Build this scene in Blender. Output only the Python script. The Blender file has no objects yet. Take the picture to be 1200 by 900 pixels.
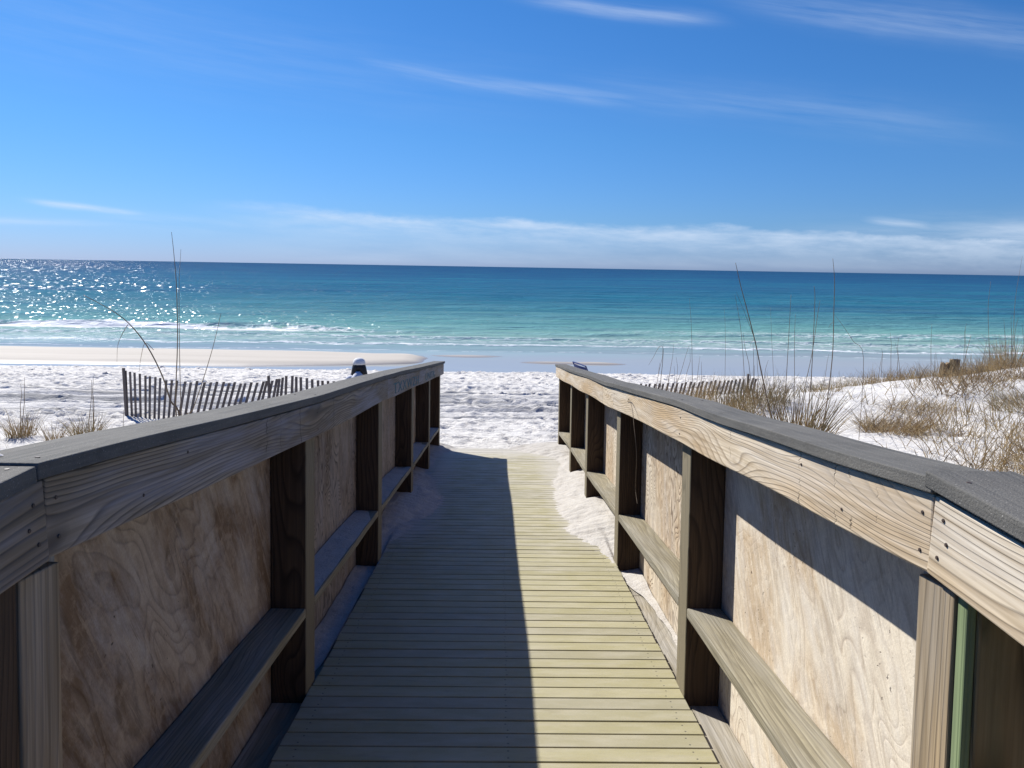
import bpy, math, random
import numpy as np
from mathutils import Vector, Matrix
R = math.radians
rng = np.random.default_rng(7); random.seed(7)
scene = bpy.context.scene
col = scene.collection

# ------------------------------------------------------------------ frames
TILT = R(5.23)
O = np.array([0., 0., .90])
DV = np.array([0, math.cos(TILT), -math.sin(TILT)])
DN = np.array([0, math.sin(TILT), math.cos(TILT)])
UX = np.array([1., 0, 0])
def ramp_pt(u, v, w): return O + u*UX + v*DV + w*DN
CAM = O + 1.42*DN

# ------------------------------------------------------------------ object helpers
def tag(o, label=None, cat=None, group=None, kind=None):
    if label: o['label'] = label
    if cat: o['category'] = cat
    if group: o['group'] = group
    if kind: o['kind'] = kind
    return o
def empty(name, loc=(0, 0, 0), rx=0, rz=0):
    o = bpy.data.objects.new(name, None); col.objects.link(o)
    o.location = loc; o.rotation_euler = (rx, 0, rz); o.empty_display_size = .2
    return o
class MB:
    """collects vertices and faces of one part"""
    def __init__(s): s.v = []; s.f = []
    def box(s, a, b):
        i = len(s.v); (x0, y0, z0), (x1, y1, z1) = a, b
        s.v += [(x0,y0,z0),(x1,y0,z0),(x1,y1,z0),(x0,y1,z0),(x0,y0,z1),(x1,y0,z1),(x1,y1,z1),(x0,y1,z1)]
        s.f += [tuple(i+k for k in q) for q in ((0,3,2,1),(4,5,6,7),(0,1,5,4),(1,2,6,5),(2,3,7,6),(3,0,4,7))]
        return s
    def sweep(s, secs):
        """secs: list of closed loops (same count) joined along their order, capped"""
        n = len(secs[0]); i = len(s.v)
        for q in secs: s.v += [tuple(p) for p in q]
        for k in range(len(secs)-1):
            for j in range(n):
                a = i+k*n+j; b = i+k*n+(j+1) % n
                s.f.append((a, b, b+n, a+n))
        s.f.append(tuple(i+j for j in range(n))[::-1]); s.f.append(tuple(i+(len(secs)-1)*n+j for j in range(n)))
        return s
    def tube(s, pts, rad, n=6):
        pts = [Vector(p) for p in pts]; secs = []
        for k, p in enumerate(pts):
            t = (pts[min(k+1, len(pts)-1)] - pts[max(k-1, 0)]).normalized()
            a = t.orthogonal().normalized() if abs(t.z) < .9 else t.cross(Vector((0, 1, 0))).normalized()
            if k and a.dot(pa) < 0: a = -a
            pa = a
            b = t.cross(a); r = rad[k] if hasattr(rad, '__len__') else rad
            secs.append([p + a*math.cos(2*math.pi*j/n)*r + b*math.sin(2*math.pi*j/n)*r for j in range(n)])
        return s.sweep(secs)
    def blade(s, base, az, lean, h, w, droop=.5, seg=4, tw=None):
        """grass blade: bends away along azimuth az"""
        x, y, z = base; i = len(s.v); ang = lean; px, pz = 0., 0.
        tw = az + math.pi/2 if tw is None else tw
        for k in range(seg+1):
            t = k/seg; ww = w*(1-t**1.6)*.5 + w*.06
            cx = x + px*math.cos(az); cy = y + px*math.sin(az)
            s.v += [(cx+math.cos(tw)*ww, cy+math.sin(tw)*ww, z+pz), (cx-math.cos(tw)*ww, cy-math.sin(tw)*ww, z+pz)]
            px += math.sin(ang)*h/seg; pz += math.cos(ang)*h/seg; ang += droop/seg
        for k in range(seg): s.f.append((i+2*k, i+2*k+1, i+2*k+3, i+2*k+2))
        return s
    def build(s, name, mat, parent=None, bevel=0, smooth=False, seg=2):
        me = bpy.data.meshes.new(name); me.from_pydata(s.v, [], s.f); me.materials.append(mat)
        if smooth: me.polygons.foreach_set('use_smooth', [True]*len(me.polygons))
        me.update()
        o = bpy.data.objects.new(name, me); col.objects.link(o)
        if parent: o.parent = parent
        if bevel:
            m = o.modifiers.new('Bevel', 'BEVEL'); m.width = bevel; m.segments = seg; m.limit_method = 'ANGLE'
            m.harden_normals = False
        return o

# ------------------------------------------------------------------ material helpers
class NT:
    def __init__(s, name, world=False):
        if world:
            s.m = bpy.data.worlds.new(name)
        else: s.m = bpy.data.materials.new(name)
        s.m.use_nodes = True; s.t = s.m.node_tree; s.t.nodes.clear(); s.n = s.t.nodes
    def link(s, a, b): s.t.links.new(a, b)
    def put(s, sock, v):
        if v is None: return
        if hasattr(v, 'is_linked') or isinstance(v, bpy.types.NodeSocket): s.link(v, sock)
        else: sock.default_value = v
    def math(s, op, a, b=None, c=None, clamp=False):
        n = s.n.new('ShaderNodeMath'); n.operation = op; n.use_clamp = clamp
        s.put(n.inputs[0], a); s.put(n.inputs[1], b); s.put(n.inputs[2], c); return n.outputs[0]
    def add(s, a, b): return s.math('ADD', a, b)
    def mul(s, a, b): return s.math('MULTIPLY', a, b)
    def vmap(s, v, scale=(1,1,1), loc=(0,0,0)):
        n = s.n.new('ShaderNodeVectorMath'); n.operation = 'MULTIPLY_ADD'
        s.put(n.inputs[0], v); n.inputs[1].default_value = scale
        s.put(n.inputs[2], loc); return n.outputs[0]
    def comb(s, x, y, z):
        n = s.n.new('ShaderNodeCombineXYZ'); s.put(n.inputs[0], x); s.put(n.inputs[1], y); s.put(n.inputs[2], z); return n.outputs[0]
    def sep(s, v):
        n = s.n.new('ShaderNodeSeparateXYZ'); s.put(n.inputs[0], v); return n.outputs
    def noise(s, v, scale=1, detail=2, rough=.5, dist=0, out=0):
        n = s.n.new('ShaderNodeTexNoise'); s.put(n.inputs['Vector'], v)
        n.inputs['Scale'].default_value = scale; n.inputs['Detail'].default_value = detail
        n.inputs['Roughness'].default_value = rough; n.inputs['Distortion'].default_value = dist; return n.outputs[out]
    def voro(s, v, scale=1, feature='F1', out='Distance'):
        n = s.n.new('ShaderNodeTexVoronoi'); n.feature = feature; s.put(n.inputs['Vector'], v); n.inputs['Scale'].default_value = scale
        return n.outputs[out]
    def white(s, v, dim='1D'):
        n = s.n.new('ShaderNodeTexWhiteNoise'); n.noise_dimensions = dim
        s.put(n.inputs['W' if dim == '1D' else 'Vector'], v); return n.outputs[0]
    def ramp(s, f, stops, interp='LINEAR'):
        n = s.n.new('ShaderNodeValToRGB'); n.color_ramp.interpolation = interp; e = n.color_ramp.elements
        while len(e) < len(stops): e.new(.5)
        for k, (p, c) in enumerate(stops):
            e[k].position = p; e[k].color = (c, c, c, 1) if not hasattr(c, '__len__') else (*c[:3], 1)
        s.put(n.inputs[0], f); return n.outputs[0]
    def rng(s, f, a, b, c=0., d=1., smooth=False):
        n = s.n.new('ShaderNodeMapRange'); n.clamp = True
        if smooth: n.interpolation_type = 'SMOOTHSTEP'
        s.put(n.inputs[0], f)
        for k, x in enumerate((a, b, c, d)): s.put(n.inputs[k+1], x)
        return n.outputs[0]
    def mix(s, f, a, b, mode='MIX'):
        n = s.n.new('ShaderNodeMix'); n.data_type = 'RGBA'; n.blend_type = mode; n.clamp_factor = True
        s.put(n.inputs[0], f)
        for k, x in ((6, a), (7, b)):
            if isinstance(x, tuple): x = (*x[:3], 1)
            s.put(n.inputs[k], x)
        return n.outputs[2]
    def obj(s): return s.n.new('ShaderNodeTexCoord').outputs['Object']
    def rand(s): return s.n.new('ShaderNodeObjectInfo').outputs['Random']
    def bump(s, h, strength=.5, dist=.01, normal=None):
        n = s.n.new('ShaderNodeBump'); s.put(n.inputs['Height'], h); s.put(n.inputs['Strength'], strength)
        s.put(n.inputs['Distance'], dist); s.put(n.inputs['Normal'], normal); return n.outputs[0]
    def finish(s, color, rough=.8, normal=None, spec=.3, **kw):
        if not isinstance(color, tuple): color = s.mix(1., color, (.86, .855, .85), 'MULTIPLY')
        b = s.n.new('ShaderNodeBsdfPrincipled'); o = s.n.new('ShaderNodeOutputMaterial')
        s.put(b.inputs['Base Color'], (*color, 1) if isinstance(color, tuple) else color)
        s.put(b.inputs['Roughness'], rough); s.put(b.inputs['Normal'], normal); s.put(b.inputs['Specular IOR Level'], spec)
        for k, v in kw.items(): s.put(b.inputs[k.replace('_', ' ')], v)
        s.link(b.outputs[0], o.inputs[0]); return s.m

def lumber(name, axis, light, mid, dark, K=26., amp=2.2, grey=(.30,.31,.33), grey_amt=.35, line=.55, rough=.8, shift=0., knots=True, kinks=(), face=None):
    """weathered sawn lumber. axis: 0 u, 1 v, 2 w is the grain direction; growth rings meander across the others"""
    t = NT(name); p = t.obj(); r = t.mul(t.rand(), 37.7)
    off = t.comb(r, t.mul(r, 1.7), t.mul(r, 2.3))
    al = [1., 1., 1.]; al[axis] = .16
    q = t.vmap(p, tuple(al), off)
    n1 = t.noise(q, 5.5, 1.5, .45)                       # broad contour field, gives cathedral grain
    xs = t.sep(p); ac = [xs[k] for k in range(3) if k != axis]
    across = t.add(ac[0], t.mul(ac[1], 1.0))
    f = t.add(t.mul(across, K), t.mul(n1, amp*6))
    if knots:
        kal = [3.2, 3.2, 3.2]; kal[axis] = 1.3
        kd = t.voro(t.vmap(p, tuple(kal), off), 1.0)
        kn = t.math('EXPONENT', t.mul(t.mul(kd, kd), -34.))
        f = t.add(f, t.mul(kn, 4.5))
    fr = t.math('FRACT', f)
    ring = t.ramp(fr, [(0, 0), (.55, .25), (.86, 1), (1, 0)])
    fib_s = [140., 140., 140.]; fib_s[axis] = 3.
    fib = t.noise(t.vmap(p, tuple(fib_s), off), 1, 2, .6)
    bl = t.noise(t.vmap(p, tuple(3*x for x in al), off), 1.8, 4, .6)
    c = t.mix(t.rng(bl, .42, .60), light, mid)
    bl2 = t.noise(t.vmap(p, tuple(5*x for x in al), off), 2.6, 5, .7)
    c = t.mix(t.rng(bl2, .54, .66, 0, .55), c, tuple(x*.55 for x in mid))
    c = t.mix(t.mul(ring, line), c, dark)
    c = t.mix(t.mul(t.rng(t.noise(q, 9, 3, .6), .42, .62), grey_amt), c, grey)
    c = t.mix(t.rng(fib, .32, .70, 0, .55), c, tuple(x*.45 for x in mid))
    pr = t.noise(t.vmap(p, tuple(x*.35 for x in fib_s), off), 1, 3, .6)
    c = t.mix(t.rng(pr, .52, .68, 0, .5), c, tuple(x*.5 for x in mid))
    if knots: c = t.mix(t.rng(kn, .75, .97, 0, .8), c, tuple(x*.45 for x in dark))
    if face:  # walkway side of posts: weathering and the light on it, both in the colour
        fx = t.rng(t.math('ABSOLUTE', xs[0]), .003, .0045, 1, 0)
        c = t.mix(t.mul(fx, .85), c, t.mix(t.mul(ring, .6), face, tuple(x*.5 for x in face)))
    h = t.add(t.mul(ring, -.6), t.mul(fib, .5))
    vv, ww = xs[1], xs[2]
    for (kv, dep, wd) in kinks:
        # dark wrinkled scar across the board at a knot
        wv = t.add(t.noise(t.comb(kv*9., 0., t.mul(ww, 17.)), 1, 4, .65), -.5)
        d = t.math('ABSOLUTE', t.add(t.add(vv, -kv), t.mul(wv, .13)))
        mk = t.mul(t.rng(d, 0, wd, 1, 0), t.rng(t.noise(t.comb(kv*5., 0., t.mul(ww, 16.)), 1, 1), .46, .58))
        c = t.mix(t.mul(mk, dep), c, tuple(x*.35 for x in dark)); h = t.add(h, t.mul(mk, -1.5))
    return t.finish(c, rough, t.bump(h, .55, .0022), .25)

def plywood(name, cream, tan, dark, grey, line=.6, rot=.5, scale=1.0, N=9., sand=.35):
    """rotary cut plywood: wandering contour lines and pale, sandy, sun bleached clouds"""
    t = NT(name); p = t.obj(); r = t.mul(t.rand(), 21.3); off = t.comb(0., r, t.mul(r, 1.9))
    x, y, z = t.sep(p)
    yy = t.add(t.mul(y, .9), t.mul(z, rot)); zz = t.add(t.mul(z, .45), t.mul(y, -rot*.4))
    q = t.vmap(t.comb(0., yy, zz), (1, 1, 1), off)
    warp = t.noise(t.vmap(q, (2.2, 2.2, 2.2)), 1.2, 2, .5, out=1)
    qv = t.n.new('ShaderNodeVectorMath'); qv.operation = 'MULTIPLY_ADD'; t.put(qv.inputs[0], warp); qv.inputs[1].default_value = (.5, .5, .5); t.put(qv.inputs[2], q)
    n1 = t.noise(qv.outputs[0], 1.9*scale, 2.2, .48, .25)
    band = t.rng(t.noise(q, 1.3, 1, .5), .38, .6)         # lines crowd in some bands only
    fr = t.math('FRACT', t.mul(n1, N*2.6))
    ln = t.ramp(fr, [(0, 0), (.50, .12), (.74, .5), (.87, 1), (.96, .3), (1, 0)])
    ln = t.mul(ln, t.add(t.mul(band, .75), .25))
    cl = t.noise(qv.outputs[0], 2.6, 6, .62)
    c = t.mix(t.rng(cl, .43, .57), cream, tan)
    cl2 = t.noise(t.vmap(t.comb(0., yy, zz), (1, 2.6, 1), off), 3.2, 6, .72)
    c = t.mix(t.rng(cl2, .53, .63, 0, .6), c, tuple(k*.6 for k in tan))
    c = t.mix(t.mul(ln, line), c, dark)
    c = t.mix(t.rng(t.noise(t.vmap(q, (1, 1.6, 1)), 4.5, 6, .68), .46, .66, 0, .8), c, grey)
    c = t.mix(t.mul(ln, line*.6), c, dark)
    # short splinters and tear-out running with the face grain
    sp = t.noise(t.vmap(t.comb(0., yy, zz), (1, 70, 9), off), 1, 4, .7)
    spm = t.mul(t.rng(sp, .56, .66), t.rng(t.noise(p, 5, 3, .6), .42, .58))
    c = t.mix(t.mul(spm, .6), c, tuple(k*.5 for k in tan))
    sp2 = t.noise(t.vmap(t.comb(0., yy, zz), (1, 50, 7), t.comb(0., 31., r)), 1, 4, .7)
    c = t.mix(t.mul(t.rng(sp2, .57, .66), .5), c, tuple(min(1, k*1.15) for k in cream))
    fine = t.noise(p, 160, 3, .6)
    c = t.mix(t.rng(fine, .3, .7, .0, .30), c, tuple(k*.45 for k in tan))
    st = t.noise(t.vmap(t.comb(0., yy, zz), (1, 26, 4)), 1, 5, .7)
    c = t.mix(t.rng(st, .50, .66, 0, .42), c, tuple(k*.62 for k in tan))
    mo = t.noise(p, 22, 5, .7)
    c = t.mix(t.rng(mo, .52, .64, 0, .35), c, tuple(min(1, k*1.12) for k in cream))
    pits = t.rng(t.noise(p, 55, 2, .5), .69, .73)
    pits = t.mul(pits, t.rng(t.noise(p, 3.5, 2), .5, .6))
    c = t.mix(t.mul(pits, .8), c, tuple(k*.25 for k in dark))
    c = t.mix(t.mul(t.rng(cl, .44, .56, 1, 0), sand), c, (.78, .74, .68))
    h = t.add(t.mul(ln, -.5), t.add(t.mul(fine, .45), t.add(t.mul(cl, .8), t.mul(pits, -1.))))
    return t.finish(c, .85, t.bump(h, .6, .003), .2)

M = {}
M['rail_sun'] = lumber('sunlit_rail_wood', 1, (.80,.68,.50), (.62,.45,.26), (.22,.15,.085), K=84, amp=3.6, grey=(.72,.68,.61), grey_amt=.5, line=.72,  # right rail: sunlit copy of the wood, light put into the colour
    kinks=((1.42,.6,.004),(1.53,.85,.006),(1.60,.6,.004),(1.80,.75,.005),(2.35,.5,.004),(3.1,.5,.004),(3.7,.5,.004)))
M['rail_shade'] = lumber('shaded_rail_wood', 1, (.48,.41,.32), (.32,.25,.17), (.06,.052,.05), K=88, amp=3.4, grey=(.34,.35,.40), grey_amt=.75, line=.9,  # left rail: shaded copy of the wood, shade put into the colour
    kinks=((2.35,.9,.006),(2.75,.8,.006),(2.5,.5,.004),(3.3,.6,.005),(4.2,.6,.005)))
M['curb_wood'] = lumber('curb_wood', 1, (.37,.33,.23), (.27,.235,.155), (.12,.10,.065), K=60, amp=2.4, grey=(.34,.32,.27), grey_amt=.6, line=.6)
M['toe_wood'] = lumber('toe_wood', 1, (.40,.35,.26), (.30,.26,.18), (.14,.115,.08), K=34, amp=3.0, grey=(.52,.50,.47), grey_amt=.6, line=.5)
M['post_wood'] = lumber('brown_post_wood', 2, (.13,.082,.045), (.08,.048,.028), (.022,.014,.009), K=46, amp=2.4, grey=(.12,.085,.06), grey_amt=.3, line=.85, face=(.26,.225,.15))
M['post_tan'] = lumber('tan_post_wood', 2, (.52,.39,.23), (.36,.26,.14), (.11,.075,.045), K=60, amp=1.2, grey=(.42,.41,.38), grey_amt=.4, line=.7)
M['post_green'] = lumber('green_treated_wood', 2, (.62,.46,.24), (.48,.34,.16), (.07,.048,.022), K=34, amp=2.4, grey=(.22,.25,.13), grey_amt=.4, line=.85)
M['batten_grey'] = lumber('grey_batten_wood', 2, (.42,.44,.43), (.34,.36,.36), (.2,.2,.2), K=60, amp=.8, grey=(.45,.47,.48), grey_amt=.6, line=.35, knots=False)
M['batten_green'] = lumber('green_batten_wood', 2, (.27,.34,.17), (.21,.28,.14), (.15,.2,.1), K=60, amp=.8, grey=(.32,.37,.23), grey_amt=.5, line=.4, knots=False)
M['fence_wood'] = lumber('weathered_slat_wood', 2, (.23,.19,.16), (.17,.14,.12), (.08,.065,.055), K=90, amp=1, grey=(.24,.22,.21), grey_amt=.6, line=.5, knots=False)
M['ply_sun'] = plywood('sunlit_plywood', (.82,.73,.58), (.62,.49,.34), (.24,.15,.09), (.72,.67,.60), line=.42, rot=-.55, N=10., sand=.16)  # right panels: sunlit copies of the plywood, painted lighter
M['ply_ring'] = plywood('sunlit_ringed_plywood', (.80,.70,.54), (.60,.46,.31), (.13,.08,.045), (.60,.54,.47), line=1., rot=-.2, N=15., scale=1.5, sand=.06)
M['ply_shade'] = plywood('shaded_stained_plywood', (.52,.41,.29), (.27,.18,.11), (.08,.05,.03), (.56,.51,.46), line=.40, rot=.6, N=9., sand=.12)  # left panels: shaded copies, the shade painted into their colours
M['ply_shade_ring'] = plywood('shaded_ringed_plywood', (.46,.38,.30), (.30,.23,.17), (.06,.045,.035), (.42,.39,.38), line=1., rot=.1, N=14., scale=1.5, sand=.06)

def cap_material():
    t = NT('grey_composite_cap'); p = t.obj()
    a = t.noise(t.vmap(p, (90, 2.5, 60)), 1, 4, .65); b = t.noise(p, 260, 2, .6); c2 = t.noise(p, 2.2, 4, .6)
    c = t.mix(t.rng(a, .3, .7), (.085,.085,.082), (.175,.168,.15))
    c3 = t.noise(p, 9, 5, .7)
    c = t.mix(t.rng(c3, .5, .66, 0, .5), c, (.085,.08,.072))
    c = t.mix(t.rng(c2, .4, .7, 0, .5), c, (.20,.19,.17))
    c = t.mix(t.rng(b, .35, .7, 0, .30), c, (.07,.07,.072))
    spk = t.rng(t.noise(p, 420, 1, .5), .70, .76)
    c = t.mix(t.mul(spk, .6), c, (.6,.58,.54))
    return t.finish(c, .8, t.bump(t.add(a, b), .7, .002), .12)
M['cap'] = cap_material()

PITCH = .0925
def deck_material(flip=False):
    t = NT('deck_board_composite'); p = t.obj(); x, y, z = t.sep(p)
    idx = t.math('FLOOR', t.math('DIVIDE', y, PITCH))
    r1 = t.white(idx)
    side = t.math('GREATER_THAN', x, .045)
    r2 = t.white(t.add(idx, 513.))
    base = t.mix(t.rng(r2, 0, 1), (.325,.295,.15), (.385,.35,.19))
    g = t.noise(t.comb(t.mul(x, 2.), t.mul(y, 70), t.mul(r1, 30)), 1, 3, .6)
    c = t.mix(t.rng(g, .3, .7, 0, .55), base, (.36,.315,.19))
    r3 = t.white(t.add(idx, 77.)); c = t.mix(t.rng(r3, .45, 1., 0, .65), c, (.30,.275,.20))
    sc = t.noise(t.comb(t.mul(x, 7.), t.mul(y, 45.), t.mul(r1, 9.)), 1, 5, .7); c = t.mix(t.rng(sc, .54, .66, 0, .45), c, (.27,.235,.15))
    dust = t.noise(t.comb(t.mul(x, 3.), t.mul(y, 9), 0.), 1.4, 5, .65)
    far = t.rng(y, 4.0, 9.0, 0., .55)
    c = t.mix(t.mul(t.rng(dust, .42, .66), t.add(.28, far)), c, (.55,.51,.42))
    smear = t.noise(t.comb(t.mul(x, 1.4), t.mul(y, .8), 3.), 1.5, 3, .6)
    c = t.mix(t.rng(smear, .5, .75, 0, .35), c, (.38,.35,.25))
    # thin film of blown sand thickening towards the drifts and the beach end
    ax = t.math('ABSOLUTE', x)
    gap = t.math('FRACT', t.math('DIVIDE', y, PITCH))
    fn = t.noise(t.comb(t.mul(x, 5.), t.mul(y, 16.), 7.), 1, 5, .7)
    edge = t.mul(t.rng(ax, .22, .62), t.rng(y, 4.5, 5.6))
    edge = t.math('MAXIMUM', edge, t.rng(y, 8.3, 9.6))
    film = t.rng(t.add(edge, t.mul(t.add(fn, -.5), 1.5)), .45, .95)
    c = t.mix(t.mul(film, .75), c, (.52,.49,.44))
    # screw heads: pairs of dark dots on three joist lines
    fy = t.mul(t.math('FRACT', t.math('DIVIDE', y, PITCH)), PITCH)
    dots = None
    for cx in (-.68, .045, .69):
        for cy in (.022, .066):
            jx = t.add(x, t.mul(t.add(t.white(t.add(idx, cx*91+cy)), -.5), .012))
            dx = t.add(jx, -cx); dy = t.add(fy, -cy)
            dd = t.math('SQRT', t.add(t.mul(dx, dx), t.mul(dy, dy)))
            mk = t.rng(dd, .0026, .0042, 1, 0)
            dots = mk if dots is None else t.math('MAXIMUM', dots, mk)
    c = t.mix(t.mul(dots, .85), c, (.05,.045,.04))
    grains = t.rng(t.noise(p, 500, 1, .5), .66, .72)
    c = t.mix(t.mul(grains, t.add(.25, far)), c, (.80,.77,.70))
    h = t.add(t.mul(g, .5), t.mul(grains, .6))
    return t.finish(c, .62, t.bump(t.add(h, t.mul(dots, -2)), .4, .0015), .35)
M['deck'] = deck_material()

def sand_material():
    t = NT('white_quartz_sand'); p = t.obj(); x, y, z = t.sep(p)
    n = t.noise(p, 1.1, 5, .6)
    c = t.mix(t.rng(n, .35, .7), (.76,.735,.69), (.66,.635,.595))
    n2 = t.noise(t.vmap(p, (.75, 1.5, 1)), 13, 5, .68)
    c = t.mix(t.rng(n2, .52, .64, 0, .75), c, (.44,.42,.40))
    # grey streaks of the wheel tracks and drift lines running along the beach
    tk = t.noise(t.vmap(p, (.22, 5.2, 0)), 1, 4, .6)
    tz = t.mul(t.rng(y, 11.2, 11.8, smooth=True), t.rng(y, 14.9, 15.8, 1., 0., smooth=True))
    tx = t.rng(x, -1.8, 1.5, .95, .5)
    brk = t.rng(t.noise(t.vmap(p, (.8, 3., 0)), 1, 3, .6), .36, .5)
    c = t.mix(t.mul(t.mul(t.mul(t.rng(tk, .47, .55), tz), tx), t.mul(brk, .85)), c, (.23,.23,.23))
    # damp flat of the bar near the water
    damp = t.mul(t.rng(y, 20.6, 21.6, smooth=True), 1.)
    dn = t.noise(t.vmap(p, (.15, 1.6, 1)), 1, 4, .6)
    c = t.mix(damp, c, t.mix(t.rng(dn, .35, .65), (.52,.475,.41), (.45,.41,.35)))
    back = t.rng(y, -.5, -4., 0., 1.)  # unseen ground behind the camera, given dark scrub colour to cut bounced light
    c = t.mix(t.mul(back, t.rng(t.noise(p, .7, 4, .6), .30, .42)), c, (.055,.062,.028))
    h1 = t.noise(p, 7, 4, .62); h2 = t.noise(p, 34, 4, .65); h3 = t.noise(p, 180, 2, .6)
    h1b = t.noise(t.vmap(p, (9, 15, 9)), 1, 3, .6); h = t.add(t.add(t.mul(h1b, .55), t.mul(h2, .42)), t.mul(h3, .10))
    st = t.add(t.mul(damp, -.72), .85)
    wet = t.mul(t.rng(z, -.604, -.535, 1., 0.), damp)
    c = t.mix(wet, c, (.27,.245,.225))
    return t.finish(c, t.add(t.add(t.mul(damp, -.05), t.mul(wet, -.5)), .9), t.bump(h, st, .05), .3)
M['sand'] = sand_material()
def drift_material():
    t = NT('drifted_sand'); p = t.obj()
    n = t.noise(p, 9, 4, .6)
    c = t.mix(t.rng(n, .35, .7), (.54,.515,.48), (.47,.44,.40))
    h = t.add(t.noise(p, 16, 5, .65), t.mul(t.noise(p, 90, 3, .6), .25))
    return t.finish(c, .9, t.bump(h, .7, .022), .2)
M['drift'] = drift_material()
SEA = -.60
def sea_material():
    t = NT('gulf_water'); p = t.obj(); x, y, z = t.sep(p)
    wob = t.noise(t.vmap(p, (.035, .09, 1)), 1, 3, .55)
    yb = t.math('MAXIMUM', t.add(y, t.mul(t.add(wob, -.5), t.mul(y, .35))), 5.)
    q = t.math('DIVIDE', 20., yb)                     # 1 at the sand, 0 at the horizon
    c = t.ramp(q, [(0, (.006,.045,.12)), (.035, (.008,.062,.155)), (.12, (.014,.105,.20)), (.26, (.026,.14,.205)), (.40, (.07,.215,.235)),
                   (.50, (.14,.32,.29)), (.64, (.27,.42,.35)), (.73, (.34,.42,.37)), (.80, (.38,.38,.35)), (1., (.38,.38,.37))])
    # long dark and light swell streaks
    st = t.noise(t.comb(t.mul(x, .012), t.mul(t.math('LOGARITHM', t.math('MAXIMUM', y, 5.), 2.718), 16.), 0.), 1, 4, .65)
    deep = t.rng(y, 38, 60)
    c = t.mix(t.mul(t.rng(st, .45, .65, 0, .45), deep), c, (.004,.05,.15))
    patch = t.noise(t.vmap(p, (.03, .12, 1)), 1, 3, .6)
    c = t.mix(t.mul(t.rng(patch, .5, .7, 0, .45), t.rng(y, 34, 46)), c, (.02,.20,.26))
    # foam: lace between the breakers, thin wash lines nearer
    wy = t.noise(t.vmap(p, (.10, .0, 0)), 1, 3, .6)
    yl = t.add(y, t.mul(t.add(wy, -.5), 5.))
    def line(c0, w): return t.math('EXPONENT', t.mul(t.math('POWER', t.math('ABSOLUTE', t.math('DIVIDE', t.add(yl, -c0), w)), 2.), -1.))
    lace = t.noise(t.vmap(p, (.9, 1.5, 1)), 1.8, 6, .72, .4)
    lace2 = t.voro(t.vmap(t.vmap(p, (1, 1.6, 1)), (1, 1, 1), t.vmap(t.noise(p, 1.1, 3, .6, out=1), (1.6, 1.6, 1.6))), 1.1, 'DISTANCE_TO_EDGE')
    cell = t.rng(lace2, .02, .13, 1, 0)
    left = t.rng(x, -14., -2., 1., 0., smooth=True)
    f = t.mul(line(34.6, .8), t.add(.10, t.mul(left, 1.3)))
    f = t.math('MAXIMUM', f, t.mul(line(31.4, .45), .62))
    f = t.math('MAXIMUM', f, t.mul(line(28.7, .32), .85))
    f = t.math('MAXIMUM', f, t.mul(line(26.6, .16), t.add(.35, t.mul(left, .3))))
    rt = t.rng(x, 2., 14.)
    f = t.math('MAXIMUM', f, t.mul(line(36.0, 2.2), t.add(.06, t.mul(rt, .42))))
    f = t.math('MAXIMUM', f, t.mul(line(30.8, 2.6), .33))
    foam = t.rng(t.add(f, t.mul(t.add(lace, -.5), 2.1)), .62, .86)
    foam2 = t.mul(t.mul(cell, t.rng(f, .1, .5)), .65)
    foam = t.math('MAXIMUM', foam, foam2)
    foam = t.mul(foam, t.rng(y, 25.5, 26.5))
    caps = t.mul(t.rng(t.noise(t.vmap(p, (.12, .5, 1)), 1, 5, .7), .725, .75), t.mul(t.rng(y, 50, 80), .45))
    foam = t.math('MAXIMUM', foam, caps)
    c = t.mix(foam, c, (.84,.86,.87))
    # surface ripples at several scales, calm on the wet flat
    h1 = t.noise(t.vmap(p, (.55, 1.25, 1)), 1, 3, .6); h2 = t.noise(t.vmap(p, (2.4, 5.2, 1)), 1, 4, .65)
    h3 = t.noise(t.vmap(p, (.10, .22, 1)), 1, 3, .6)
    amt = t.rng(y, 26.5, 34., .02, 1.)
    h = t.add(t.add(t.mul(h1, .34), t.mul(h2, .13)), t.mul(h3, 1.2))
    nrm = t.bump(t.mul(h, amt), 1., 1.15)
    fl = t.bump(t.mul(foam, .5), .6, .12, nrm)
    c = t.mix(1., c, (.86, .86, .86), 'MULTIPLY')
    dif = t.n.new('ShaderNodeBsdfDiffuse'); t.put(dif.inputs['Color'], c); t.put(dif.inputs['Normal'], fl)
    gl = t.n.new('ShaderNodeBsdfGlossy'); gl.inputs['Roughness'].default_value = .045; t.put(gl.inputs['Normal'], nrm); t.put(gl.inputs['Color'], (.9, .95, 1., 1))
    refl = t.ramp(q, [(0, .10), (.12, .10), (.4, .16), (.62, .22), (.74, .30), (1., .36)])
    mx = t.n.new('ShaderNodeMixShader'); t.put(mx.inputs[0], t.mul(refl, t.add(t.mul(foam, -1.), 1.)))
    t.link(dif.outputs[0], mx.inputs[1]); t.link(gl.outputs[0], mx.inputs[2])
    # wind ripples: small flat facets, each tilted its own way, which catch the sun
    def facet(sx, sy, k):
        vc = t.n.new('ShaderNodeTexVoronoi'); t.put(vc.inputs['Vector'], t.vmap(p, (sx, sy, 0))); vc.inputs['Scale'].default_value = 1.
        return t.vmap(vc.outputs['Color'], (k, k, 0.), (-k/2, -k/2, 1.))
    fa, fb_, fc = facet(12., 5., .98), facet(5., 1.8, .95), facet(2., .5, .92)
    nf = t.mix(t.rng(y, 50, 75), fa, fb_); nf = t.mix(t.rng(y, 120, 200), nf, fc)
    nn = t.n.new('ShaderNodeVectorMath'); nn.operation = 'NORMALIZE'; t.put(nn.inputs[0], nf)
    g2 = t.n.new('ShaderNodeBsdfGlossy'); g2.inputs['Roughness'].default_value = .16; t.put(g2.inputs['Normal'], nn.outputs[0])
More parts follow.
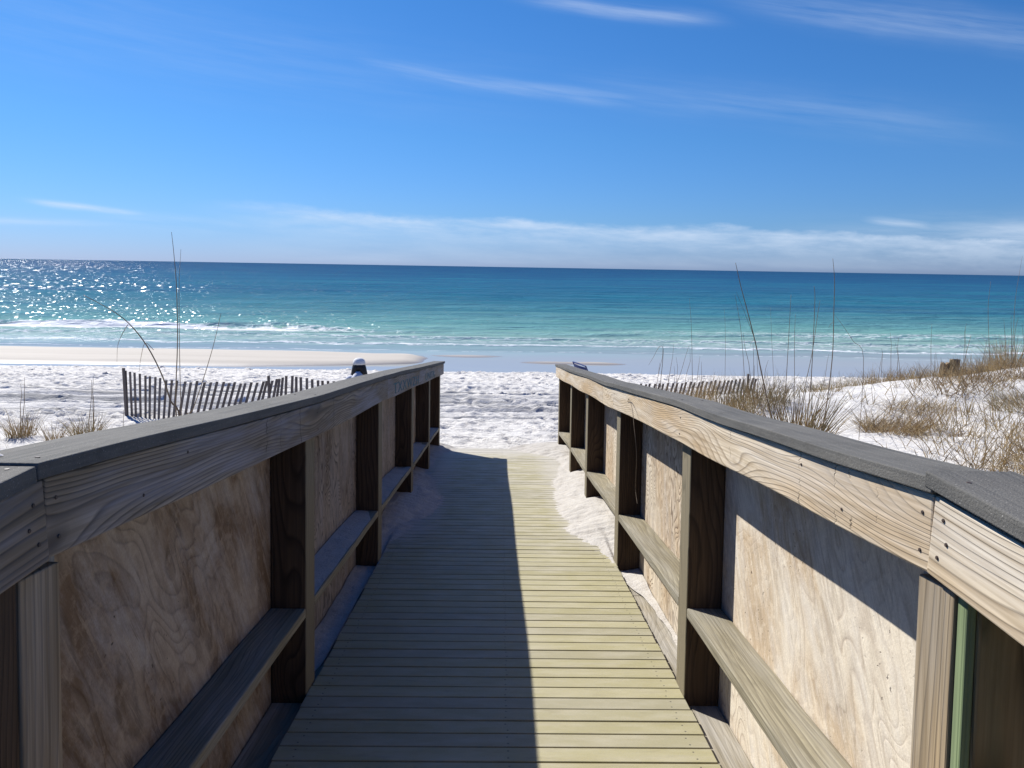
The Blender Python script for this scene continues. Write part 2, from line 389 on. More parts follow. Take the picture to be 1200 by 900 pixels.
    m2 = t.n.new('ShaderNodeMixShader'); t.put(m2.inputs[0], t.mul(t.rng(y, 32, 36), .034))
    t.link(mx.outputs[0], m2.inputs[1]); t.link(g2.outputs[0], m2.inputs[2])
    o = t.n.new('ShaderNodeOutputMaterial'); t.link(m2.outputs[0], o.inputs[0]); return t.m
M['sea'] = sea_material()

def flat_mat(name, c1, c2, rough=.8, scale=20, spec=.3, bump=.2):
    t = NT(name); p = t.obj(); n = t.noise(p, scale, 4, .6)
    c = t.mix(t.rng(n, .3, .7), c1, c2)
    return t.finish(c, rough, t.bump(n, bump, .004), spec)
def grass_mat(name, a, b, c3):
    t = NT(name); p = t.obj(); n = t.noise(p, 9, 2, .6); n2 = t.white(t.vmap(p, (1, 1, 0)), '3D')
    n3 = t.noise(p, 60, 1, .5)
    c = t.mix(t.rng(n, .35, .65), a, b); c = t.mix(t.rng(n3, .45, .7), c, c3)
    return t.finish(c, .7, None, .2)
M['grass_straw'] = grass_mat('dry_straw_grass', (.56,.42,.20), (.40,.29,.13), (.68,.55,.32))
M['grass_green'] = grass_mat('olive_dune_grass', (.20,.19,.07), (.34,.28,.13), (.44,.36,.19))
M['grass_brown'] = grass_mat('brown_matted_grass', (.26,.17,.08), (.38,.265,.125), (.52,.39,.21))
M['stalk'] = flat_mat('dry_stalk', (.17,.115,.065), (.31,.22,.12), .7, 40)
M['nail'] = flat_mat('rusty_nail', (.05,.035,.03), (.09,.06,.045), .6, 80, .4)
M['wire'] = flat_mat('galvanised_wire', (.12,.11,.10), (.2,.18,.16), .5, 30, .5)
M['rope'] = flat_mat('dry_vine', (.10,.07,.045), (.16,.12,.08), .8, 60)
M['paint'] = flat_mat('faded_teal_paint', (.02,.10,.15), (.03,.16,.20), .7, 60)
M['chalk'] = flat_mat('bird_dropping_white', (.7,.69,.66), (.6,.58,.55), .8, 60)
M['stump'] = lumber('stump_wood', 2, (.36,.27,.15), (.27,.19,.10), (.10,.07,.04), K=40, amp=2)
M['hat'] = flat_mat('white_hat_cotton', (.78,.78,.76), (.70,.70,.69), .9, 60)
M['shirt'] = flat_mat('pale_grey_shirt', (.58,.60,.66), (.50,.52,.58), .9, 25)
M['skin'] = flat_mat('skin', (.45,.27,.19), (.40,.24,.17), .5, 20)
M['hair'] = flat_mat('black_hair', (.008,.008,.009), (.014,.012,.012), .5, 80)
M['shorts'] = flat_mat('dark_shorts', (.03,.035,.05), (.04,.045,.06), .9, 30)
M['chair_blue'] = flat_mat('navy_canvas', (.012,.03,.13), (.016,.04,.17), .8, 40)
M['chair_metal'] = flat_mat('chair_navy_metal', (.02,.04,.14), (.03,.05,.17), .35, 40, .5)

# ------------------------------------------------------------------ terrain
def sstep(a, b, x):
    t = np.clip((x-a)/(b-a), 0, 1); return t*t*(3-2*t)
_perm = np.random.default_rng(3).random((256, 256))
def vnoise(x, y):
    xi = np.floor(x).astype(int); yi = np.floor(y).astype(int); fx = x-xi; fy = y-yi
    fx = fx*fx*(3-2*fx); fy = fy*fy*(3-2*fy)
    g = lambda i, j: _perm[i % 256, j % 256]
    return (g(xi, yi)*(1-fx)+g(xi+1, yi)*fx)*(1-fy) + (g(xi, yi+1)*(1-fx)+g(xi+1, yi+1)*fx)*fy - .5
def fbm(x, y, o=3):
    s = 0; a = 1.
    for k in range(o): s = s + a*vnoise(x*2**k+13*k, y*2**k+7*k); a *= .5
    return s
def ground(x, y):
    x = np.asarray(x, float); y = np.asarray(y, float)
    z = np.interp(y, [-400, 0, 3, 6, 8.4, 9.3, 9.75, 10.4, 12, 17, 20, 21.35, 22.2, 26.3, 27.5, 29, 34, 60, 200],
                  [.75, .58, .36, .12, -.06, -.05, .012, .02, 0, -.20, -.43, -.60, -.665, -.665, -.70, -.80, -1.2, -2.5, -6])
    wobble = .35*fbm(x*.25, y*0+3.3, 2)
    side = sstep(1.05, 1.9, np.abs(x))
    hump = sstep(1.25, 3.6, x)*.62 + sstep(3.5, 9.5, x)*.42
    by = sstep(2.0, 5.0, y)*(1-sstep(10.4, 15.2, y + .25*np.clip(6-x, -6, 6)))
    tgt = hump + .10*fbm(x*.55, y*.55, 3)
    z = z + by*side*np.maximum(0, tgt - z*.6)*sstep(.9, 1.8, x)
    hl = sstep(1.7, 4.4, -x)*.56 + .10*fbm(x*.7+9, y*.7, 3)
    bl = sstep(1.5, 4.0, y)*(1-sstep(8.0, 10.2, y + .20*fbm(x, y)))
    z = z + bl*sstep(1.2, 2.6, -x)*np.maximum(0, hl - z*.6)
    z = z + .035*fbm(x*1.1, y*1.1, 3)*(1-sstep(20.5, 21.3, y))*sstep(9.75, 11, y+np.abs(x)*.8)
    # sand bars left of the walk and two shoals in the wash
    cy = 23.95 + .1*fbm(x*.3, y*0, 2); hw = 2.45*np.clip((-x-1.75)/5.5, 0, 1)**.42 + .02
    bar = sstep(1., .55, np.abs((y-cy)/hw))*(1-sstep(-3.0, -1.85, x))
    z = z + bar*(.155 + .015*fbm(x*.4, y*1.4, 2))
    for (bx, by_, rx, ry) in ((-1.1, 25.2, 2.0, .62), (1.5, 23.75, 1.5, .42), (3.2, 23.6, 1.2, .3)):
        e = ((x-bx)/rx)**2 + ((y-by_)/ry)**2
        z = z + .10*np.exp(-e*1.3)
    return z
def axis(lo, hi, step, far_lo, far_hi, g=1.12):
    a = list(np.arange(lo, hi+1e-6, step)); s = step
    while a[-1] < far_hi: s *= g; a.append(a[-1]+s)
    s = step; b = [a[0]]
    while b[-1] > far_lo: s *= g; b.append(b[-1]-s)
    return np.array(b[:0:-1]+a)
def grid_mesh(name, xs, ys, Z, mat, smooth=True, XY=None):
    nx, ny = len(xs), len(ys)
    X, Y = np.meshgrid(xs, ys) if XY is None else XY
    co = np.stack([X, Y, Z], -1).reshape(-1, 3)
    i = np.arange((ny-1)*nx).reshape(ny-1, nx)[:, :-1].ravel()
    f = np.stack([i, i+1, i+nx+1, i+nx], 1)
    me = bpy.data.meshes.new(name); me.vertices.add(len(co)); me.vertices.foreach_set('co', co.ravel())
    me.loops.add(f.size); me.loops.foreach_set('vertex_index', f.ravel())
    me.polygons.add(len(f)); me.polygons.foreach_set('loop_start', np.arange(len(f))*4); me.polygons.foreach_set('loop_total', np.full(len(f), 4))
    me.update(calc_edges=True)
    if smooth: me.polygons.foreach_set('use_smooth', np.ones(len(f), bool))
    me.materials.append(mat); o = bpy.data.objects.new(name, me); col.objects.link(o); return o

gx = axis(-13, 12, .05, -6000, 6000); gy = axis(2, 22, .04, -600, 600)
GX, GY = np.meshgrid(gx, gy); GZ = ground(GX, GY)
# footprints: oval pits with a raised rim; sparse on dunes
i0x = np.searchsorted(gx, -13); i0y = np.searchsorted(gy, 2)
def pit(cx, cy, depth, rx, ry, th):
    ax = np.searchsorted(gx, cx-3*rx); bx = np.searchsorted(gx, cx+3*rx); ay = np.searchsorted(gy, cy-3*rx); b2 = np.searchsorted(gy, cy+3*rx)
    X = GX[ay:b2, ax:bx]-cx; Y = GY[ay:b2, ax:bx]-cy
    a = X*math.cos(th)+Y*math.sin(th); b = -X*math.sin(th)+Y*math.cos(th)
    e = (a/rx)**2+(b/ry)**2
    GZ[ay:b2, ax:bx] += depth*(-np.exp(-e*1.2) + .42*np.exp(-((np.sqrt(e)-1.65)/.5)**2))
for k in range(9000):
    cx = rng.uniform(-12.5, 11); cy = 9.95 + (20.4-9.95)*rng.random()**.9
    if 11.9 < cy < 14.6 and rng.random() < (.85 if cx < -2 else .5): continue
    if cx > 3.2 and cy < 15: continue
    pit(cx, cy, rng.uniform(.012, .040), rng.uniform(.07, .12), rng.uniform(.04, .06), rng.normal(.3, .6))
for k in range(260):
    cx = rng.uniform(1.5, 11) if rng.random() < .6 else rng.uniform(-9, -1.6); cy = rng.uniform(3.5, 12)
    pit(cx, cy, rng.uniform(.008, .028), rng.uniform(.12, .25), rng.uniform(.08, .14), rng.uniform(0, 3))
# vehicle tracks running along the beach
for (yc, w, d) in ((11.75, .05, .022), (12.35, .13, .035), (12.75, .05, .02), (13.2, .16, .04), (13.85, .14, .04), (14.5, .05, .03), (15.4, .12, .02), (16.2, .06, .02)):
    yy = yc + .10*fbm(GX*.15, GX*0+yc, 2) + .012*GX
    prof = -np.exp(-((GY-yy)/w)**2) + .55*np.exp(-((GY-yy-1.9*w)/(.7*w))**2) + .45*np.exp(-((GY-yy+1.9*w)/(.7*w))**2)
    mask = (1-sstep(1.5, 4., GX))*(.55+.9*np.clip(fbm(GX*.5, GY*.2+yc, 2)+.4, 0, 1))
    GZ += 1.7*d*prof*mask
GZ += .007*fbm(GX*6, GY*9, 2)*(1-sstep(20.3, 21, GY))*sstep(9.7, 10.2, GY+(np.abs(GX) > 1.0)*5)
sand = grid_mesh('sand', gx, gy, GZ, M['sand']); tag(sand, kind='structure')

# ------------------------------------------------------------------ sea
ys = [20.6]
while ys[-1] < 20000: ys.append(ys[-1] + max(.13, (ys[-1]-14)*.011) if ys[-1] < 120 else ys[-1]*1.045)
ys = np.array(ys); ss = np.linspace(-1.55, 1.55, 420)
Sx, Sy = np.meshgrid(ss, ys); SX = Sx*(Sy+8)
res = np.gradient(ys)[:, None]
Z = np.zeros_like(SX)
for (lam, ang, a) in ((9.5, 8, .04), (6.1, -14, .025), (3.7, 22, .016), (2.3, -31, .010), (1.5, 12, .007), (15., -4, .045)):
    k = 2*math.pi/lam; ph = k*(SX*math.sin(R(ang)) + Sy*math.cos(R(ang))) + 2.2*fbm(SX*.06+lam, Sy*.06, 2)
    s = np.sin(ph); Z += a*(1-2*np.abs(np.sin(ph/2))+.3*s)*np.clip(1-res/(lam*.28), 0, 1)
calm = sstep(27.5, 38, Sy); Z *= .04 + .96*calm
# breaking crest left of the walk, low swell line elsewhere
wob = 1.2*fbm(SX*.10, SX*0+.7, 3)
cr = Sy - 35.2 - wob
amp = .06 + .17*sstep(-3, -12, SX)*(.6+.8*np.clip(fbm(SX*.5, SX*0+4, 2)+.5, 0, 1))
Z += amp*np.exp(-(np.where(cr > 0, cr/1.3, cr/.45))**2)
cr2 = Sy - 31.6 - wob*.8
Z += .07*np.exp(-(np.where(cr2 > 0, cr2/.8, cr2/.25))**2)
cr3 = Sy - 28.9 - wob*.8
Z += .03*np.exp(-(np.where(cr3 > 0, cr3/.8, cr3/.15))**2)
sea = grid_mesh('sea_water', ss, ys, Z+SEA, M['sea'], XY=(SX, Sy)); tag(sea, kind='structure')

# ------------------------------------------------------------------ boardwalk
RX = -TILT
def ramp_empty(name, u, v, w=0.): return empty(name, ramp_pt(u, v, w), rx=RX)
class Loc:
    """ramp coordinates relative to a thing whose empty stands at (u0, 0, 0) of the ramp"""
    pass
VJ = 1.235        # joint between level platform and ramp
VE = 9.74         # end of the rails
bw = ramp_empty('boardwalk', 0, 0, 0); tag(bw, 'narrow wooden boardwalk of pale yellow cross boards sloping to the beach', 'boardwalk')
m = MB(); nb = int(VE/PITCH)+2
k0 = int(math.ceil(VJ/PITCH))
for k in range(k0, nb):
    v0 = k*PITCH; ju = rng.uniform(-.003, .003)
    dz = rng.uniform(-.0012, .0012)
    for (a, b) in ((-.744+ju, .757+ju),):
        m.box((a, v0+.0040, -.034+dz), (b, v0+PITCH-.0040, dz))
m.build('decking', M['deck'], bw, bevel=.0025)
m = MB()
for u in (-.70, .0, .70): m.box((u-.019, VJ, -.22), (u+.019, VE, -.0365))
m.build('joist', M['toe_wood'], bw)
pl = ramp_pt(0, k0*PITCH, 0)
# level platform behind the ramp: its own frame, level with the horizon
m = MB()
for k in range(0, 48):
    y0 = -k*PITCH - PITCH; m.box((-.95, y0+.0025, -.034), (.95, y0+PITCH-.0025, 0))
pf = m.build('platform_decking', M['deck'], bw, bevel=.0025)
pf.matrix_local = Matrix.Rotation(TILT, 4, 'X'); pf.location = (0, k0*PITCH - .004, 0)

CAPZ_R = [(1.0,1.180),(1.235,1.178),(1.6,1.164),(2.0,1.163),(2.45,1.150),(2.75,1.150),(3.0,1.157),(3.25,1.150),(3.9,1.136),(4.4,1.128),(4.75,1.122),(5.1,1.108),(5.6,1.108),(6.2,1.106),(6.7,1.096),(7.6,1.089),(8.6,1.078),(9.9,1.066)]
CAPZ_L = [(1.0,1.195),(1.3,1.193),(1.5,1.192),(1.8,1.182),(2.2,1.171),(2.7,1.161),(3.1,1.155),(3.4,1.157),(4.0,1.159),(4.56,1.157),(5.1,1.148),(5.7,1.142),(6.5,1.126),(7.4,1.114),(8.4,1.098),(9.9,1.083)]
def smoothz(tab, v):
    xs = [a for a, b in tab]; zs = [b for a, b in tab]
    lin = np.interp(v, [xs[0], 3.0, 5.6, xs[-1]], [zs[0], np.interp(3.0, xs, zs), np.interp(5.6, xs, zs), zs[-1]])
    return .3*lin + .7*sum(np.interp(v+d, xs, zs)*w for d, w in ((-.16, .15), (-.08, .2), (0, .3), (.08, .2), (.16, .15)))
U0 = {1: .755, -1: -.748}
TH = .14
POSTS = {1: [1.165, 2.98, 4.74, 6.49, 7.97, 9.60], -1: [1.13, 2.98, 4.78, 6.58, 8.18, 9.58]}

def nail(parent, u, v, w, s):
    """small round head set in a board face that looks along -s"""
    mb = MB(); n = 7; r = .0038
    mb.sweep([[(u, v+r*1.0*math.cos(2*math.pi*j/n), w+r*math.sin(2*math.pi*j/n)) for j in range(n)],
              [(u-s*.0016, v+r*.8*math.cos(2*math.pi*j/n), w+r*.8*math.sin(2*math.pi*j/n)) for j in range(n)]])
    return mb.build('nail', M['nail'], parent)

def make_rail(s, label):
    """s = 1 right hand, -1 left hand. all part coordinates are ramp coordinates relative to (U0, 0, 0)"""
    ui = U0[s]; tab = CAPZ_R if s == 1 else CAPZ_L
    VJ = 1.235 if s == 1 else 1.198
    root = ramp_empty('boardwalk_railing', ui, 0, 0); tag(root, label, 'railing', 'railings along the boardwalk')
    P = lambda q: tuple((a-ui, b, c) for a, b, c in q)
    def bx(mb, u0, u1, v0, v1, w0, w1):
        a, b = sorted((u0-ui, u1-ui)); mb.box((a, v0, w0), (b, v1, w1)); return mb
    sun = s == 1
    rs = random.Random(5+s)
    # posts
    for k, v in enumerate(POSTS[s]):
        top = float(smoothz(tab, v+.07)) - .004
        mb = bx(MB(), ui, ui+s*TH, v, v+.138, -.42, top)
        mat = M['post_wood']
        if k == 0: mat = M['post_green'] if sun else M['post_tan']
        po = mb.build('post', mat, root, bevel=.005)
        po['label'] = ['olive treated end post', 'brown weathered post'][k > 0] if sun else ['pale tan end post', 'dark brown weathered post'][k > 0]
        if k == 0:
            # facing boards nailed on the end post
            f = bx(MB(), ui-s*.002, ui-s*.022, v+.031, v+.136, -.42, top-.15).build('post_facing', M['post_tan'], po, bevel=.003)
            if sun: bx(MB(), ui-s*.002, ui-s*.018, v+.002, v+.028, -.42, top-.15).build('post_facing', M['batten_green'], po, bevel=.003)
            else: bx(MB(), ui-s*.002, ui-s*.018, v-.02, v+.028, -.42, top-.15).build('post_facing', M['post_wood'], po, bevel=.003)
    # edge batten closing the first panel
    v = POSTS[s][0]+.142
    bx(MB(), ui+s*.002, ui+s*.022, v, v+.024, -.42, float(smoothz(tab, v))-.15).build('edge_batten', M['batten_grey'], root, bevel=.003)
    # plywood panels fixed on the far side of the posts, one per bay
    for k in range(5):
        v0 = POSTS[s][k]+.069; v1 = POSTS[s][k+1]+.069
        if k == 0: v0 -= .06
        w0 = -.34 if k < 3 else -.26
        mb = MB(); a, b = s*(TH+.0015), s*(TH+.0185)
        top0 = float(smoothz(tab, v0))-.004; top1 = float(smoothz(tab, v1))-.004
        lo, hi = min(a, b), max(a, b)
        mb.sweep([[(lo, v0+.001, w0), (hi, v0+.001, w0), (hi, v0+.001, top0), (lo, v0+.001, top0)],
                  [(lo, v1-.001, w0), (hi, v1-.001, w0), (hi, v1-.001, top1), (lo, v1-.001, top1)]])
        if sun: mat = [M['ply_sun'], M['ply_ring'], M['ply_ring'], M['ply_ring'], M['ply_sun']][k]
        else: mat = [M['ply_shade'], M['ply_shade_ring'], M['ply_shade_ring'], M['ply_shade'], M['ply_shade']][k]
        mb.build('panel', mat, root, bevel=.002)
    # curb rail between posts
    ctab = [(0, .375), (3, .36), (4.8, .325), (6.5, .29), (8.2, .285), (10, .24)] if sun else [(0, .365), (3, .345), (4.8, .325), (6.5, .30), (8.2, .295), (10, .28)]
    cz = lambda v: np.interp(v, [a for a, b in ctab], [b for a, b in ctab])
    for k in range(5):
        v0 = POSTS[s][k]+.142; v1 = POSTS[s][k+1]-.002; mb = MB(); n = 8
        secs = []
        for j in range(n+1):
            v = v0+(v1-v0)*j/n; z = float(cz(v)) + .004*math.sin(math.pi*j/n)*rs.uniform(-1, 1); a, b = sorted((s*.001, s*(TH-.001)))
            secs.append([(a, v, z-.038), (b, v, z-.038), (b, v, z), (a, v, z)])
        mb.sweep(secs).build('curb_rail', M['curb_wood'], root, bevel=.004)
        if not sun and k > 0:
            # sand caught on the ledge
            nx, nv = 7, 26; us = np.linspace(.006, TH-.004, nx); vs = np.linspace(v0+.01, v1-.01, nv)
            UU, VV = np.meshgrid(us, vs)
            tt = (VV-v0)/(v1-v0); hgt = (.022 if not sun else .008)*np.sin(np.pi*np.clip(tt, 0, 1))**.6*(.25+.75*UU/TH) + .008*fbm(VV*6, UU*9+k, 2) - (.003 if not sun else .004)
            zz = cz(VV) + .001 + np.maximum(hgt, -.006)
            o = grid_mesh('ledge_sand', us, vs, zz, M['drift'], XY=(UU*s, VV)); o.parent = root
    # toe plank beside the deck, lying lower than the boards
    for (v0, v1) in ((VJ+.07, 4.3), (4.303, VE)):
        bx(MB(), ui+s*.006, ui+s*(TH-.003), v0, v1, -.075, -.040).build('toe_board', M['toe_wood'], root, bevel=.003)
    # top fascia boards on the walkway side
    def swept(u0, u1, v0, v1, lo_f, hi_f, n, warp=0.):
        secs = []; a, b = sorted((u0-ui, u1-ui))
        for j in range(n+1):
            v = v0+(v1-v0)*j/n; d = warp*math.sin(v*2.1+s)
            secs.append([(a+d, v, lo_f(v)), (b+d, v, lo_f(v)), (b+d, v, hi_f(v)), (a+d, v, hi_f(v))])
        return MB().sweep(secs)
    hz = lambda v: float(smoothz(tab, v)) - .004
    joints = [VJ+.004, 5.3, VE+.03] if sun else [VJ+.004, 4.9, VE+.03]
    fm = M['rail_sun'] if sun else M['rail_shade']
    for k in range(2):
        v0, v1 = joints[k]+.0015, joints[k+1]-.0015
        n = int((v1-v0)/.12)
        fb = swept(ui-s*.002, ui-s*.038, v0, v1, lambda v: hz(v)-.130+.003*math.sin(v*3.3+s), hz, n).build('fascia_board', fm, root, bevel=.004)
        for p in POSTS[s]:
            if v0 < p+.07 < v1 or (k == 0 and p < 2):
                for dv, dw in ((.03, -.035), (.035, -.10)):
                    vv = max(p+dv, v0+.03)
                    nail(fb, -s*.0385, vv+rs.uniform(-.006, .006), hz(vv)+dw, s)
        if k == 0:
            for dv, dw in ((.33, -.09), (.55, -.03)): nail(fb, -s*.0385, v0+dv, hz(v0+dv)+dw, s)
    # hidden plate added under the cap to stop sun leaking over the panel
    for k in range(5):
        v0 = POSTS[s][k]+.140; v1 = POSTS[s][k+1]-.002; a, b = sorted((s*.048, s*(TH-.001))); n = 8
        MB().sweep([[(a, v, hz(v)-.034), (b, v, hz(v)-.034), (b, v, hz(v)+.002), (a, v, hz(v)+.002)] for v in (v0+(v1-v0)*j/n for j in range(n+1))]).build('light_stop', M['toe_wood'], root)
    # composite cap boards
    jc = [VJ-.01, 4.72, VE+.07] if sun else [VJ-.036, 6.0, VE+.07]
    uin = ui - s*.048; uout = ui + s*.093
    for k in range(2):
        v0, v1 = jc[k]+.002, jc[k+1]-.0035; n = int((v1-v0)/.06)
        swept(uin, uout, v0, v1, lambda v: float(smoothz(tab, v)), lambda v: float(smoothz(tab, v))+.027, n, .004).build('cap_board', M['cap'], root, bevel=.0025)
    # ---- level end section beside the platform, in its own tilted frame
    z0 = float(smoothz(tab, VJ))
    rot = Matrix.Rotation(TILT+R(1.6), 4, 'X')
    def lvl(o): o.matrix_local = Matrix.Translation((0, VJ, z0)) @ rot
    toe = .0
    def b2(u0, u1, y0, y1, w0, w1): return bx(MB(), u0, u1, y0, y1, w0, w1)
    lift = .008 if sun else .001
    fb = b2(ui-s*.002, ui-s*.040, -2.3, -.003, -.137, -.003).build('fascia_board', fm, root, bevel=.004); lvl(fb)
    for (dv, dw) in ((-.035, -.035), (-.03, -.10), (-.05, -.07)): nail(fb, -s*.0405, dv, dw, s)
    cb = b2(ui-s*.052, ui+s*.097, -2.3, .012 if sun else -.036, lift, .027+lift).build('cap_board', M['cap'], root, bevel=.0025); lvl(cb)
    def screw(par, u, y, z):
        rr = .0042; lp = lambda q, h: [(u-ui+rr*q*math.cos(2*math.pi*j/7), y+rr*q*math.sin(2*math.pi*j/7), z+h) for j in range(7)]
        MB().sweep([lp(1, -.001), lp(.9, .0009)]).build('screw', M['nail'], par)
    for du in (-.02, .07):
        screw(cb, ui+s*du, -.055, .027+lift); screw(cb, ui+s*(du+.01), -.40, .027+lift)
    cbs = [c for c in root.children if c.name.startswith('cap_board') and c is not cb]
    for p in POSTS[s][:4]:
        par = cbs[0] if p+.07 < jc[1] else cbs[1]
        for du in (-.02, .06):
            vq = max(p+.07, VJ+.03)+rs.uniform(-.02, .02); screw(par, ui+s*du, vq, float(smoothz(tab, vq))+.0275)
    tp = b2(ui+s*.048, ui+s*(TH-.001), -2.3, -.002, -.038, -.002).build('light_stop', M['toe_wood'], root); lvl(tp)  # same added light stop along the level section
    for y in (-1.25, -2.3):
        po = b2(ui, ui+s*TH, y, y+.138, -1.5, -.006).build('post', M['post_green'] if sun else M['post_tan'], root, bevel=.005); lvl(po)
    pn = b2(ui+s*(TH+.0015), ui+s*(TH+.0185), -2.3, -.02, -1.4, -.012).build('panel', M['ply_shade'], root, bevel=.002); lvl(pn)
    return root, hz, tab
railR, hzR, _ = make_rail(1, 'right hand railing of pale bleached boards with grey cap, lit by the sun')
railL, hzL, _ = make_rail(-1, 'left hand railing of grey weathered boards in shade, casting its shadow on the deck')

# faded teal writing near the far end of the left fascia
def scrawl(txt, v, size, parent):
    cu = bpy.data.curves.new('lettering', 'FONT'); cu.body = txt; cu.size = size; cu.extrude = .0008; cu.space_character = 1.15
    o = bpy.data.objects.new('lettering', cu); col.objects.link(o)
    dg = bpy.context.evaluated_depsgraph_get(); me = bpy.data.meshes.new_from_object(o.evaluated_get(dg))
    bpy.data.objects.remove(o); me.materials.clear(); me.materials.append(M['paint'])
    q = bpy.data.objects.new('lettering', me); col.objects.link(q); q.parent = parent
    # text x -> +v, text y -> +w, face looks to +u
    q.matrix_local = Matrix(((0, 0, 1, .0392), (1, 0, 0, v), (0, 1, 0, 0), (0, 0, 0, 1)))
    for vert in me.vertices: vert.co.x *= 3.2; vert.co.y = vert.co.y + hzL(v+vert.co.x) - .112
    return q
fasL = [c for c in railL.children if c.name.startswith('fascia_board')][1]
scrawl('TXXWZH', 5.15, .105, fasL); scrawl('UNITK', 7.35, .10, fasL)

# loose dry tendril hanging on the right rail
tn = MB(); pts = [(.716,4.25,1.075),(.70,4.12,1.10),(.69,3.95,1.06),(.685,3.86,.98),(.69,3.80,.86),(.695,3.83,.74),(.70,3.86,.66),(.70,3.80,.60)]
ten = ramp_empty('dry_tendril', .70, 4.0, 0)
def cr(pts, n=5):
    P = [Vector(p) for p in pts]; P = [P[0]*2-P[1]]+P+[P[-1]*2-P[-2]]; o = []
    for i in range(1, len(P)-2):
        for k in range(n):
            t = k/n; a, b, c, d = P[i-1:i+3]
            o.append(.5*((2*b)+(c-a)*t+(2*a-5*b+4*c-d)*t*t+(3*b-a-3*c+d)*t**3))
    o.append(P[-2]); return o
tn.tube([p-Vector((.70, 4.0, 0)) for p in cr(pts)], .0016, 5)
ten_m = tn.build('stem', M['rope'], ten); tag(ten, 'thin curved dry tendril hanging over the sunlit fascia of the right railing', 'tendril')

# bird droppings on the left cap
for k, (du, dv, sz) in enumerate(((-.80, 1.22, .012), (-.775, 1.135, .010), (-.82, 1.05, .008))):
    mb = MB(); n = 11; w = float(smoothz(CAPZ_L, dv))+.029
    lp = [(.001+sz*(1+.35*rng.normal())*math.cos(2*math.pi*j/n), sz*(.8+.3*rng.normal())*math.sin(2*math.pi*j/n), 0) for j in range(n)]
    mb.sweep([lp, [(a*.7, b*.7, .0025) for a, b, c in lp]])
    o = mb.build('bird_dropping', M['chalk']); o.location = ramp_pt(du, dv, w if dv > 1.2 else w+.001); o.rotation_euler = (RX, 0, 0)
    tag(o, ['white bird dropping on the left cap at the board joint', 'white bird dropping just nearer than the joint of the left cap', 'smallest white bird dropping on the level end of the left cap'][k], 'dropping', 'bird droppings on the left cap')

# sand drifts lying on the deck
def drift(name, label, s, edge):
    vs = np.arange(edge[0][0], edge[-1][0], .03); nu = 46
    t = np.linspace(0, 1, nu); ui = U0[s]
    VV = np.repeat(vs[:, None], nu, 1); e = np.interp(VV, [a for a, b in edge], [b for a, b in edge])
    e = e + .22*fbm(VV*3.1, VV*0+2.2, 4)*np.minimum(.1+np.abs(e-abs(ui)), .3) + .022*np.cos(VV/PITCH*2*math.pi)*sstep(4.9, 5.3, VV)*np.clip(np.abs(e-abs(ui))/.1, 0, 1)
    uo = abs(ui)+TH-.004
    ue = np.minimum(e, uo-.02); UU = ue + (uo-ue)*t[None, :]
    d = np.clip(UU-ue, 0, None)
    hgt = .10*(1-np.exp(-(d/.24)**1.5)) * np.clip((abs(ui)+.02-ue)/.25, .12, 1)**.6 + .018*fbm(UU*9, VV*6, 3)*np.clip(d/.08, 0, 1)
    drop = sstep(abs(ui)-.005, abs(ui)+.02, UU)*np.interp(VV, [edge[0][0], 4.9, 5.6, 12], [.028, .028, 0, 0])
    ends = sstep(edge[0][0], edge[0][0]+.15, VV)
    zz = -.004 + (hgt+.002)*ends - drop
    m_ = grid_mesh(name, t, vs, zz, M['drift'], XY=(s*UU, VV))
    m_.location = ramp_pt(0, 0, 0); m_.rotation_euler = (RX, 0, 0); tag(m_, label, 'sand drift', None, 'structure')
    return m_
drift('sand_drift', 'pale wind blown sand piled on the deck under the right railing', 1,
      [(3.15,.87),(3.8,.86),(4.3,.82),(4.65,.745),(4.9,.70),(5.2,.64),(5.45,.60),(5.66,.48),(5.9,.52),(6.3,.48),(7.0,.52),(7.6,.57),(8.2,.62),(8.68,.68),(9.1,.60),(9.4,.40),(9.80,.1)])
drift('sand_drift', 'shaded wind blown sand piled on the deck under the left railing', -1,
      [(3.1,.79),(3.6,.74),(4.2,.76),(4.85,.735),(5.3,.72),(5.7,.60),(6.1,.53),(6.36,.48),(6.6,.445),(7.0,.55),(7.5,.63),(8.08,.69),(8.8,.70),(9.3,.62),(9.8,.5)])

